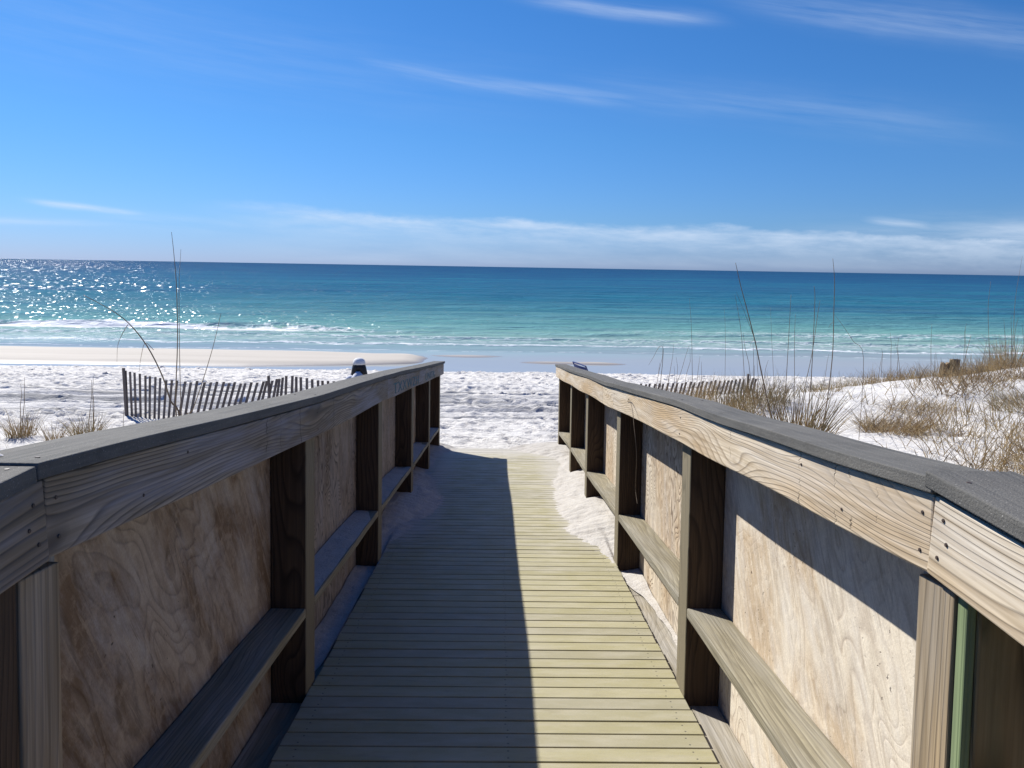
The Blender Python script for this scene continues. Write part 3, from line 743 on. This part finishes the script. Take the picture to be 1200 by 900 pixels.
# ------------------------------------------------------------------ sand fences
def fence(label, path, tops, lean, post_at, seed, spacing=.082):
    """path: ground polyline (x, y); tops: top z along it; slats are separate parts"""
    rs = random.Random(seed); P = [Vector((*p, 0)) for p in path]
    cum = [0]
    for a, b in zip(P, P[1:]): cum.append(cum[-1]+(b-a).length)
    at = lambda d: Vector((np.interp(d, cum, [p.x for p in P]), np.interp(d, cum, [p.y for p in P]), 0))
    root = empty('sand_fence', (P[0].x, P[0].y, float(ground(P[0].x, P[0].y)))); tag(root, label, 'fence', 'sand fences on the beach')
    o0 = root.location.copy(); n = int(cum[-1]/spacing); L = cum[-1]; tp = []
    for k in range(n):
        d = k*spacing + rs.uniform(-.008, .008); p = at(max(0, d)); q = at(min(L, d+.05)); t = (q-p).normalized() if (q-p).length > 0 else t
        f = d/L; zt = np.interp(f, [a for a, b in tops], [b for a, b in tops]) + rs.uniform(-.012, .012)
        zb = float(ground(p.x, p.y)) - .12; ln = np.interp(f, [a for a, b in lean], [b for a, b in lean]) + rs.uniform(-.012, .012)
        nn = Vector((-t.y, t.x, 0)); w, th = .019, .004
        sec = lambda z, o: [p + t*(o+a*w) + nn*b*th + Vector((0, 0, z)) - o0 for a, b in ((-1,-1), (1,-1), (1,1), (-1,1))]
        MB().sweep([sec(zb, 0), sec(zt, ln)]).build('slat', M['fence_wood'], root)
        tp.append((p, ln, zb, zt, t))
    for h in (.32, .78):
        MB().tube([p + t*(ln*h) + Vector((0, 0, zb+(zt-zb)*h)) - o0 for p, ln, zb, zt, t in tp[::1]], .0028, 4).build('wire', M['wire'], root)
    for (d, h, ln) in post_at:
        p = at(d); z = float(ground(p.x, p.y)); rr = .018
        MB().box((p.x-rr-o0.x, p.y-rr-.03-o0.y, z-.2-o0.z), (p.x+rr-o0.x, p.y+rr-.03-o0.y, h-o0.z)).build('post', M['fence_wood'], root, bevel=.006)
    return root
fence('leaning grey slat sand fence behind the left railing', [(-5.56,11.5),(-4.7,11.2),(-3.4,11.2),(-2.5,11.5),(-1.75,11.9)],
      [(0,.70),(.06,.66),(.2,.60),(.45,.585),(.58,.66),(.62,.70),(.75,.60),(1,.50)], [(0,.02),(.1,.05),(.3,.20),(.5,.22),(.62,.05),(.68,0),(1,0)], [(-.02,.745,0),(2.27,.70,0)], 3)
fence('half buried slat sand fence in the grass beyond the right railing', [(1.9,13.0),(2.9,13.3),(4.6,13.7)], [(0,.36),(.4,.36),(1,.42)], [(0,.05),(.5,.12),(1,.1)], [(2.62,.50,0)], 8)

# ------------------------------------------------------------------ grass
def clump(name, label, x, y, n, h, spread, mats, lean=(.05,.55), wid=.0045, group=None, cat='grass clump', droop=(.1,.9), stalks=0, sh=1.0, hjit=.35, az=None):
    z = float(ground(x, y)) - .02
    root = empty(name, (x, y, z)); tag(root, label, cat, group)
    parts = [MB() for _ in mats]
    for k in range(n):
        r = spread*math.sqrt(random.random()); a = random.uniform(0, 2*math.pi); bx, by = r*math.cos(a), r*math.sin(a)
        aa = (a + random.gauss(0, .8)) if az is None or random.random() < .35 else az+random.gauss(0, .5)
        bz = float(ground(x+bx, y+by)) - z - .03
        random.choice(parts).blade((bx, by, bz), aa, random.uniform(*lean), h*random.uniform(1-hjit, 1+hjit), wid*random.uniform(.7, 1.4), random.uniform(*droop), 5, random.uniform(-.7, .7))
    for i, (mb, mt) in enumerate(zip(parts, mats)): mb.build('blades', mt, root)
    for k in range(stalks):
        a = random.uniform(0, 6.28); r = spread*.7*random.random(); l = random.gauss(0, .13); hh = sh*random.uniform(.6, 1.1)
        p0 = Vector((r*math.cos(a), r*math.sin(a), 0)); pts = [p0+Vector((l*hh*t+.03*hh*t*t*random.uniform(-1, 1), .05*t, hh*t)) for t in (0, .2, .4, .6, .8, 1)]
        MB().tube(pts, [.0042,.004,.0035,.003,.0024,.0013], 5).build('stalk', M['stalk'], root)
    return root
S_, G_, B_ = M['grass_straw'], M['grass_green'], M['grass_brown']
GL = 'grass clumps on the left dune'
clump('grass_clump', 'straw coloured grass clump at the left edge of the photo', -4.80, 7.75, 170, .27, .12, [S_, B_], group=GL, stalks=2, sh=.8)
clump('grass_clump', 'densest green and straw grass clump on the left dune, beside its own shadow', -4.12, 7.7, 240, .29, .11, [G_, S_, S_, B_], group=GL, stalks=3, sh=.75)
clump('grass_clump', 'small dark grass tuft just left of the densest left clump', -4.42, 7.65, 60, .22, .07, [B_, S_], group=GL)
clump('grass_clump', 'sparse splayed straw grass clump closest to the left railing', -3.55, 7.25, 70, .32, .12, [S_], lean=(.1,.7), group=GL, stalks=1, sh=.5)
clump('grass_clump', 'low dark grass tuft at the corner of left railing and photo edge', -4.05, 6.5, 70, .14, .16, [B_], group=GL)
GR = 'grass clumps along the right railing'
clump('grass_clump', 'big radiating clump with olive centre and tall dark stalks behind right railing', 3.05, 7.75, 190, .62, .24, [G_, B_, B_, S_], lean=(.05,.8), wid=.009, group=GR, droop=(0,.5))
clump('grass_clump', 'dense tan grass beyond the far half of the right railing', 2.45, 9.2, 900, .48, .62, [S_, S_, B_, G_], group=GR, stalks=10, sh=.85)
clump('grass_clump', 'tan grass in front of the half buried slat fence', 2.6, 11.2, 500, .40, .6, [S_, S_, B_], group=GR, stalks=9, sh=.9)
clump('grass_clump', 'tan grass between slat fence and the big radiating clump', 3.3, 9.9, 500, .38, .45, [S_, B_, G_], group=GR, stalks=5, sh=.9)
GC = 'grass tufts along the dune crest'
for (x, y, n, h, sp, lb, stk, mats) in (
    (5.6, 12.9, 260, .26, .45, 'leftmost low grass tuft on the dune crest', 2, [S_, G_]),
    (6.35, 12.7, 340, .30, .42, 'dense brown grass tuft midway along the dune crest', 3, [B_, S_, B_]),
    (7.0, 12.9, 260, .28, .40, 'grass tuft just left of the wooden stump', 2, [S_, B_]),
    (7.95, 12.7, 260, .32, .40, 'grass tuft just right of the wooden stump', 3, [S_, B_]),
    (8.45, 12.6, 320, .55, .32, 'tall feathery straw grass on the crest right of the stump', 9, [S_, S_]),
    (9.2, 12.4, 340, .50, .38, 'tall straw grass tuft on the crest at right photo edge', 7, [S_, B_]),
    (10.1, 12.4, 300, .50, .4, 'straw grass tuft on the crest past the photo edge', 6, [S_, B_])):
    clump('grass_tuft', lb, x, y, n, h, sp, mats, group=GC, stalks=stk, sh=.85, cat='grass tuft', lean=(.0,.5))
GM = 'matted grass on the dune face'
clump('grass_mat', 'dark brown matted grass heap in the middle of the white dune face', 4.3, 8.3, 900, .34, .32, [B_, B_, S_], lean=(.6,1.3), group=GM, cat='grass mat', az=.4)
clump('grass_mat', 'smaller brown matted strand upslope of the dark heap', 5.0, 9.2, 500, .30, .34, [B_, S_], lean=(.7,1.35), group=GM, cat='grass mat', az=.2)
clump('grass_mat', 'brown matted grass at the right photo edge below the crest', 6.4, 8.9, 1000, .34, .55, [B_, S_, G_], lean=(.4,1.2), group=GM, cat='grass mat')
clump('grass_mat', 'small grass mat under the leftmost crest tuft', 4.75, 11.2, 150, .24, .25, [B_, S_], lean=(.5,1.2), group=GM, cat='grass mat')

# scattered dune grass that nobody could count
mbs = MB(); cnt = 0
while cnt < 17000:
    x = random.uniform(1.3, 11.); y = random.uniform(3.2, 13.2)
    px = x/y; dens = float(fbm(x*.8+3, y*.8, 2))
    near = max(0., min(1., (7.0-y)/3.)); rgt = max(0., min(1., (x-.50*y-.2)/1.2)); low = .06
    if random.random() > (low + .85*near*(.2+rgt) + .85*rgt)*(.08 + .92*(dens > .04)): continue
    z = float(ground(x, y)) - .02; az0 = random.uniform(0, 6.28)
    for j in range(random.randint(1, 4)):
        mbs.blade((x+random.gauss(0, .03), y+random.gauss(0, .03), z), az0+random.gauss(0, .9), random.uniform(.1, 1.25), random.uniform(.10, .42), .0055*random.uniform(.7, 1.5), random.uniform(-.2, .9), 4, random.uniform(-.7, .7)); cnt += 1
gA = mbs.build('dune_grass', S_); tag(gA, 'thin dry straw grass scattered over the white right dune', 'grass', kind='stuff')
mbs = MB(); cnt = 0
while cnt < 10500:
    x = random.uniform(1.4, 11.); y = random.uniform(3.2, 12.5)
    rgt = max(0., min(1., (x-.52*y)/1.)); near = max(0., min(1., (7.0-y)/3.))
    dens = float(fbm(x*1.1+31, y*1.1, 2))
    if random.random() > (.04+.9*rgt+.5*near)*(.06 + .94*(dens > .07)): continue
    z = float(ground(x, y)) - .02
    mbs.blade((x, y, z), random.uniform(0, 6.28), random.uniform(.4, 1.5), random.uniform(.12, .5), .007*random.uniform(.7, 1.5), random.uniform(-.3, .9), 4, random.uniform(-.7, .7)); cnt += 1
gB = mbs.build('dune_litter', B_); tag(gB, 'brown dead stems lying over the right dune', 'grass', kind='stuff')
mbs = MB()
for k in range(500):
    x = random.uniform(-7, -1.6); y = random.uniform(5.5, 9.5)
    mbs.blade((x, y, float(ground(x, y))-.01), random.uniform(0, 6.28), random.uniform(.2, 1.4), random.uniform(.05, .22), .0028, random.uniform(0, .9), 4, random.uniform(-.7, .7))
gC = mbs.build('dune_grass', S_); tag(gC, 'thin dry stems scattered over the left dune', 'grass', kind='stuff')

# ------------------------------------------------------------------ tall stalks placed one by one
FPX = 900.; ROLL = R(.955); PSI = R(.95); PT = R(8.66)
fw = Vector((math.sin(PSI)*math.cos(PT), math.cos(PSI)*math.cos(PT), -math.sin(PT)))
r0 = Vector((math.cos(PSI), -math.sin(PSI), 0)); u0 = r0.cross(fw)
rt = r0*math.cos(ROLL)+u0*math.sin(ROLL); up = rt.cross(fw)
CV = Vector(CAM)
def stalk(label, Y, pts, rad, group, lean_y=0., head=False, twigs=()):
    """pts were measured on the photograph and put at their real distance Y; they curve in depth by lean_y"""
    W = []
    for k, (px, py) in enumerate(pts):
        v = rt*((px-600)/FPX)+up*((450-py)/FPX)+fw; yy = Y + lean_y*k/(len(pts)-1); W.append(CV + v*((yy-CV.y)/v.y))
    g = float(ground(W[0].x, W[0].y)); base = W[0].copy()
    if base.z > g: W = [Vector((W[0].x-(W[1].x-W[0].x)*.2, W[0].y, g-.03))]+W
    o0 = Vector((W[0].x, W[0].y, W[0].z)); root = empty('grass_stalk', o0); tag(root, label, 'grass stalk', group)
    C_ = cr(W, 4); n = len(C_)
    MB().tube([p-o0 for p in C_], [rad*(1-.72*k/(n-1)) for k in range(n)], 6).build('stem', M['stalk'], root, smooth=True)
    for tw in twigs:
        T = []
        for (px, py) in tw:
            v = rt*((px-600)/FPX)+up*((450-py)/FPX)+fw; T.append(CV + v*((Y+lean_y*.5-CV.y)/v.y) - o0)
        MB().tube(cr(T, 4), [.0022-.0014*k/(len(cr(T, 4))-1) for k in range(len(cr(T, 4)))], 5).build('leaf', M['stalk'], root)
    return root
GS = 'tall dry stalks left of the boardwalk'
stalk('tall bent stalk arching left with two hanging leaves, left of the boardwalk', 5.2, [(212,500),(200,470),(190,440),(172,405),(150,378),(128,362),(98,346)], .0068, GS, 0., twigs=([(150,380),(143,392),(138,405),(137,424)], [(180,410),(170,402),(165,420),(163,436)]))
stalk('tallest upright stalk left of the boardwalk', 5.3, [(207,497),(206,460),(208,400),(207,340),(204,300),(201,272)], .005, GS)
stalk('thin upright stalk just right of the tallest left one', 5.5, [(213,497),(211,440),(210,380),(210,330),(212,292)], .0036, GS)
stalk('slanting stalk leaning right over the left slat fence', 5.4, [(216,505),(226,480),(238,445),(250,405),(259,367)], .0046, GS)
GT = 'tall dry stalks right of the boardwalk'
stalk('thick dark stalk leaning left with a bent leaf, behind right railing', 7.4, [(912,516),(902,480),(893,440),(886,405),(876,365),(868,335),(862,308)], .0085, GT, twigs=([(886,402),(884,398),(880,402),(879,406)], [(886,402),(878,380),(868,355),(863,342)]))
stalk('tallest thick stalk with a drooping leaf on the right', 7.5, [(958,518),(966,490),(972,450),(976,410),(977,370),(978,330),(976,303)], .0075, GT, twigs=([(977,378),(974,379),(971,384)],))
stalk('dark upright stalk left of the big radiating clump', 7.8, [(917,500),(921,450),(924,400),(927,345)], .0055, GT)
stalk('upright stalk in the middle of the radiating clump', 7.8, [(929,500),(931,450),(931,400),(932,368)], .0045, GT)
stalk('stalk with a small tip leaf right of the middle of the radiating clump', 7.7, [(944,510),(950,450),(953,400),(955,350),(954,335)], .006, GT)
stalk('curved stalk leaning right out of the radiating clump', 7.9, [(934,500),(944,450),(952,412),(958,370),(961,352)], .005, GT)
stalk('left thin curved stalk above the half buried fence', 9.5, [(872,447),(871,420),(868,385),(864,360),(861,345)], .004, GT)
stalk('thin stalk above the middle of the half buried fence', 9.6, [(849,462),(850,420),(850,390),(849,362)], .003, GT)
stalk('thin stalk above the left end of the half buried fence', 9.6, [(811,455),(811,420),(810,380),(808,350)], .004, GT)
stalk('hooked pair of stems at the left end of the right hand grass', 8.6, [(774,452),(776,430),(777,408),(772,407),(766,418),(760,428)], .004, GT)
stalk('thin stalk between half buried fence and radiating clump', 9.4, [(908,470),(906,430),(904,390),(903,360)], .0032, GT)
stalk('long slanting stem leaning right over the dune', 7.9, [(1012,420),(1000,400),(988,382),(976,366)], .003, GT)
stalk('thick broken stem slanting left across the radiating clump', 7.3, [(912,520),(890,498),(872,478),(858,462)], .007, GT)
stalk('thick broken stem slanting right from the radiating clump', 7.3, [(944,520),(958,505),(970,488),(980,470)], .007, GT)
stalk('thin upright stalk on the dune in front of the crest', 8., [(1089,545),(1090,510),(1092,470)], .0045, GT)
stalk('lone thin stalk standing between crest tuft and stump', 12., [(1091,430),(1091,405),(1092,380)], .005, GT)
stalk('tall thin stalk on the crest right of the stump', 12.2, [(1160,430),(1159,400),(1158,360),(1161,330)], .0055, GT)
stalk('slanting dark stem just right of the stump', 12., [(1128,435),(1132,415),(1138,393)], .008, GT)
stalk('tallest stalk near the right edge of the photo', 12.2, [(1190,415),(1188,390),(1190,350),(1198,300)], .0055, GT)

# driftwood twig on the dune face
# wooden stump on the crest: split post, two uneven halves
sx, sy = 7.52, 12.75; sz = float(ground(sx, sy))-.1
st = empty('wooden_stump', (sx, sy, sz)); tag(st, 'short split wooden post stump standing on the dune crest among grass', 'stump')
def ring(cx, cy, r, z, n=12, j=0., sq=1.): return [(cx+r*(1+j*math.sin(k*2.3+1))*math.cos(2*math.pi*k/n), cy+sq*r*(1+j*math.cos(k*1.7))*math.sin(2*math.pi*k/n), z+j*.10*math.sin(k*1.9)) for k in range(n)]
MB().sweep([ring(.06,0,.085,0,j=.1), ring(.06,0,.08,.2,j=.1), ring(.065,0,.075,.43,j=.14)]).build('tall_half', M['stump'], st, bevel=.006)
MB().sweep([ring(-.09,.02,.08,0,j=.12), ring(-.09,.02,.075,.2,j=.12), ring(-.085,.02,.062,.37,j=.2)]).build('short_half', M['stump'], st, bevel=.006)

# ------------------------------------------------------------------ seated person on the sand, back to the boardwalk
def person():
    X0, Y0 = -2.24, 12.25; g = float(ground(X0, Y0))
    root = empty('person', (X0, Y0, g)); tag(root, 'person in white hat and pale shirt sitting on the beach behind left railing', 'person')
    J = {'pel': ((0,0,.11),.125), 'bel': ((0,.00,.25),.115), 'ch': ((0,.03,.42),.13), 'nk0': ((0,.05,.54),.07), 'nk': ((0,.06,.60),.048), 'hd': ((0,.07,.68),.078), 'hd2': ((0,.075,.76),.075),
         'sL': ((-.17,.03,.50),.058), 'eL': ((-.25,.16,.28),.042), 'wL': ((-.16,.38,.33),.028), 'hL': ((-.12,.45,.34),.03),
         'sR': ((.17,.03,.50),.058), 'eR': ((.25,.16,.28),.042), 'wR': ((.16,.38,.33),.028), 'hR': ((.12,.45,.34),.03),
         'tL': ((-.11,.06,.10),.095), 'kL': ((-.15,.46,.36),.062), 'aL': ((-.14,.72,.06),.04), 'fL': ((-.14,.88,.03),.03),
         'tR': ((.11,.06,.10),.095), 'kR': ((.15,.46,.36),.062), 'aR': ((.14,.72,.06),.04), 'fR': ((.14,.88,.03),.03)}
    E = ['pel-bel','bel-ch','ch-nk0','nk0-nk','nk-hd','hd-hd2','nk0-sL','sL-eL','eL-wL','wL-hL','nk0-sR','sR-eR','eR-wR','wR-hR','pel-tL','tL-kL','kL-aL','aL-fL','pel-tR','tR-kR','kR-aR','aR-fR']
    def skin(name, keys, edges, mat, grow=0., parent=root):
        ids = {k: i for i, k in enumerate(keys)}; me = bpy.data.meshes.new(name)
        me.from_pydata([J[k][0] for k in keys], [(ids[a], ids[b]) for a, b in edges], [])
        o = bpy.data.objects.new(name, me); col.objects.link(o); o.parent = parent
        md = o.modifiers.new('Skin', 'SKIN'); me.skin_vertices or me.attributes
        for k, i in ids.items():
            me.skin_vertices[0].data[i].radius = (J[k][1]+grow,)*2
        me.skin_vertices[0].data[0].use_root = True
        sb = o.modifiers.new('Sub', 'SUBSURF'); sb.levels = sb.render_levels = 2
        me.materials.append(mat); return o
    # Skin data layer needs an operator or modifier evaluation: created through bmesh
    import bmesh
    def skin(name, keys, edges, mat, grow=0., parent=root):
        bm = bmesh.new(); lay = bm.verts.layers.skin.verify(); vs = {}
        for i, k in enumerate(keys):
            v = bm.verts.new(J[k][0]); v[lay].radius = (J[k][1]+grow,)*2; v[lay].use_root = (i == 0); vs[k] = v
        for a, b in edges: bm.edges.new((vs[a], vs[b]))
        me = bpy.data.meshes.new(name); bm.to_mesh(me); bm.free(); me.materials.append(mat)
        o = bpy.data.objects.new(name, me); col.objects.link(o); o.parent = parent
        o.modifiers.new('Skin', 'SKIN').use_smooth_shade = True
        sb = o.modifiers.new('Sub', 'SUBSURF'); sb.levels = sb.render_levels = 2
        return o
    ed = [tuple(e.split('-')) for e in E]
    skin('body', list(J), ed, M['skin'])
    skin('shirt', ['pel','bel','ch','nk0','sL','eL','sR','eR'], [('pel','bel'),('bel','ch'),('ch','nk0'),('nk0','sL'),('sL','eL'),('nk0','sR'),('sR','eR')], M['shirt'], .014)
    skin('shorts', ['pel','tL','kL','tR','kR'], [('pel','tL'),('tL','kL'),('pel','tR'),('tR','kR')], M['shorts'], .012)
    # black hair falling on both sides, open over the collar
    mb = MB(); n = 18; rows = []
    for (z, rx, ry) in ((.79,.03,.03),(.775,.075,.08),(.73,.105,.10),(.67,.118,.105),(.61,.130,.10),(.56,.138,.09)):
        rows.append([(rx*math.cos(2*math.pi*k/n), .06+ry*math.sin(2*math.pi*k/n)*(1 if math.sin(2*math.pi*k/n) < 0 else .55), z + (.07 if (z < .62 and abs(math.cos(2*math.pi*k/n)) < .45) else 0)) for k in range(n)])
    mb.sweep(rows[::-1]).build('hair', M['hair'], root, smooth=True)
    mb = MB(); mb.sweep([ring(0,.065,.098,.745,18), ring(0,.065,.10,.775,18), ring(0,.065,.088,.815,18), ring(0,.065,.05,.845,18), ring(0,.065,.01,.852,18)])
    mb.build('hat', M['hat'], root, smooth=True)
    # pale hood / collar piled at the nape
    mb = MB(); mb.sweep([ring(0,-.045,.13,.46,16,.04), ring(0,-.045,.11,.53,16,.05), ring(0,-.04,.075,.59,16,.05), ring(0,-.035,.03,.645,16)]); mb.build('hood', M['shirt'], root, smooth=True)
person()

# ------------------------------------------------------------------ navy folding beach chair behind the right rail
def beach_chair():
    X0, Y0 = 1.50, 12.2; g = float(ground(X0, Y0))
    root = empty('beach_chair', (X0, Y0, g), rz=R(-75)); tag(root, 'navy blue folding beach chair mostly hidden behind the far end of right railing', 'beach chair')
    W = .27
    def sheet(pts, name):
        secs = []
        for (y, z, sag) in pts:
            top = [(-W+2*W*k/8, y, z-sag*math.sin(math.pi*k/8)) for k in range(9)]
            secs.append(top+[(a, b, c-.006) for a, b, c in top[::-1]])
        MB().sweep(secs).build(name, M['chair_blue'], root, smooth=False)
    sheet([(.02,.26,.0),(.14,.235,.03),(.28,.23,.04),(.42,.25,.03),(.50,.28,0)], 'seat')
    MB().sweep([[(-W+2*W*k/8, y - .035*math.sin(math.pi*k/8)*s, z) for k in range(9)]+[(W-2*W*k/8, y-.035*math.sin(math.pi*k/8)*s-.007, z) for k in range(9)]
                for (y, z, s) in ((.02,.26,.3),(-.08,.45,1),(-.17,.64,1),(-.25,.80,.6))]).build('backrest', M['chair_blue'], root)
    for s in (-1, 1):
        x = s*(W+.012)
        MB().tube([(x,.02,.25),(x,-.255,.82)], .011, 8).build('back_frame', M['chair_metal'], root)
        MB().tube([(x,-.02,.25),(x,.51,.285)], .011, 8).build('seat_frame', M['chair_metal'], root)
        MB().tube([(x+s*.014,.46,.28),(x+s*.014,-.06,.0)], .010, 8).build('leg', M['chair_metal'], root)
        MB().tube([(x+s*.026,.02,.27),(x+s*.026,.42,.0)], .010, 8).build('leg', M['chair_metal'], root)
        MB().box((x-.02,-.10,.42), (x+.02,.30,.44)).build('armrest', M['chair_blue'], root, bevel=.006)
    MB().tube([(-W-.012,-.255,.82),(0,-.262,.828),(W+.012,-.255,.82)], .011, 8).build('top_bar', M['chair_blue'], root)
beach_chair()

# ------------------------------------------------------------------ camera, light, sky
cam = bpy.data.cameras.new('camera'); co = bpy.data.objects.new('camera', cam); col.objects.link(co)
cam.sensor_width = 36; cam.lens = 27; cam.clip_start = .05; cam.clip_end = 60000
mt = Matrix((rt, up, -fw)).transposed().to_4x4(); mt.translation = CV; co.matrix_world = mt
scene.camera = co

S = Vector((-.72, .77, 1.))           # direction to the sun in ramp coordinates (u, v, w)
sd = Vector(S.x*UX + S.y*DV + S.z*DN).normalized()
SUN, SKY, EXPO = 5.0, .053, 0.67
sl = bpy.data.lights.new('sun', 'SUN'); sl.energy = SUN; sl.angle = R(.53); sl.color = (1, .965, .90)
so = bpy.data.objects.new('sun', sl); col.objects.link(so); so.rotation_euler = sd.to_track_quat('Z', 'Y').to_euler(); so.location = (0, 0, 20)

w = NT('World', True); scene.world = w.m
sk = w.n.new('ShaderNodeTexSky'); sk.sky_type = 'NISHITA'; sk.sun_disc = False
sk.sun_elevation = math.asin(sd.z); sk.sun_rotation = math.atan2(sd.x, sd.y); sk.altitude = 0; sk.air_density = 1.; sk.dust_density = .25; sk.ozone_density = 3.
dr = w.n.new('ShaderNodeTexCoord').outputs['Generated']; x, y, z = w.sep(dr)
ys_ = w.math('MAXIMUM', y, .02); a = w.math('DIVIDE', x, ys_)
e = w.math('DIVIDE', z, w.math('SQRT', w.add(w.mul(x, x), w.mul(y, y))))
front = w.rng(y, .05, .3)
def streak(a0, e0, a1, e1, wd, seed, amt, top=1.):
    sl_ = (e1-e0)/(a1-a0); am = (a0+a1)/2; L = (a1-a0)/2
    wv = w.mul(w.add(w.noise(w.comb(w.mul(a, 5.), w.mul(e, 8.), float(seed)), 1, 3, .6), -.5), wd*1.6)
    d = w.add(w.add(e, w.mul(w.add(a, -am), -sl_)), w.add(wv, -(e0+e1)/2))
    g = w.math('EXPONENT', w.mul(w.math('POWER', w.math('ABSOLUTE', w.math('DIVIDE', d, wd)), 2.), -1.))
    l = w.math('EXPONENT', w.mul(w.math('POWER', w.math('ABSOLUTE', w.math('DIVIDE', w.add(a, -am), L)), 4.), -1.))
    n = w.noise(w.comb(w.mul(w.add(a, w.mul(e, 2.)), 5.), w.mul(w.add(e, w.mul(a, -sl_)), 60.), float(seed)), 1, 5, .65)
    return w.mul(w.mul(w.mul(g, l), w.rng(n, .30, .68)), amt)
sts = [streak(.03,.325,.25,.296,.008,1,.6), streak(.30,.315,.72,.235,.016,2,.45), streak(-.17,.243,.17,.203,.009,3,.42), streak(.10,.225,.6,.155,.02,4,.22),
       streak(-.585,.062,-.46,.053,.0032,5,1.3), streak(-.75,.0395,-.50,.0405,.0035,6,.6), streak(-.50,.048,-.30,.041,.009,7,.4),
       streak(.47,.061,.56,.052,.005,8,.8), streak(.50,.047,1.3,.042,.017,9,1.05), streak(.42,.050,.47,.0485,.002,10,.4), streak(-.8,.27,.0,.22,.05,12,.12)]
# long bank low over the horizon, crisp wispy upper edge, fading downward
ang = w.noise(w.comb(w.mul(a, 8.), w.mul(e, 25.), 0.), 1, 6, .66)
topz = w.add(w.add(.064, w.mul(a, -.030)), w.mul(w.add(ang, -.5), .034))
dd = w.math('SUBTRACT', topz, e)
bank = w.mul(w.rng(dd, 0, .012, smooth=True), w.rng(dd, .010, .036, 1., .28))
bank = w.mul(bank, w.rng(a, -.42, -.16, smooth=True))
tex = w.noise(w.comb(w.mul(a, 9.), w.mul(w.add(e, w.mul(a, .03)), 55.), 4.), 1, 6, .62)
bank = w.mul(bank, w.rng(tex, .32, .62, .22, 1.))
cl = bank
for s_ in sts: cl = w.math('MAXIMUM', cl, s_)
cl = w.mul(w.mul(cl, w.mul(front, .74)), w.rng(e, 0., .006))
tint = w.ramp(w.rng(e, 0., .45), [(0, (.44, .66, 1.42)), (.12, (.40, .70, 1.28)), (.35, (.36, .75, 1.25)), (.75, (.31, .76, 1.28)), (1, (.34, .78, 1.3))])
skc = w.mix(1., sk.outputs[0], tint, 'MULTIPLY')
skc = w.mix(w.math('MAXIMUM', w.rng(e, .5, 1.3, 0., 1.), w.rng(y, .15, -.25, 0., 1.)), skc, w.mix(1., skc, (.02, .80, 1.18), 'MULTIPLY'))  # sky overhead and behind, out of view, tinted to dim and colour the shade
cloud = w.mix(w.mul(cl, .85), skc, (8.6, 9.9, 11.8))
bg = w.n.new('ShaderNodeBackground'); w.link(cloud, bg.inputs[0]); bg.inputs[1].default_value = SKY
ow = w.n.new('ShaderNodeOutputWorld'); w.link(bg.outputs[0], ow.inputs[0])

scene.view_settings.view_transform = 'Standard'; scene.view_settings.look = 'None'
scene.view_settings.exposure = EXPO; scene.view_settings.gamma = 1; scene.view_settings.use_curve_mapping = False
scene.render.engine = 'CYCLES'; scene.cycles.max_bounces = 6; scene.cycles.sample_clamp_indirect = 6; scene.cycles.sample_clamp_direct = 12
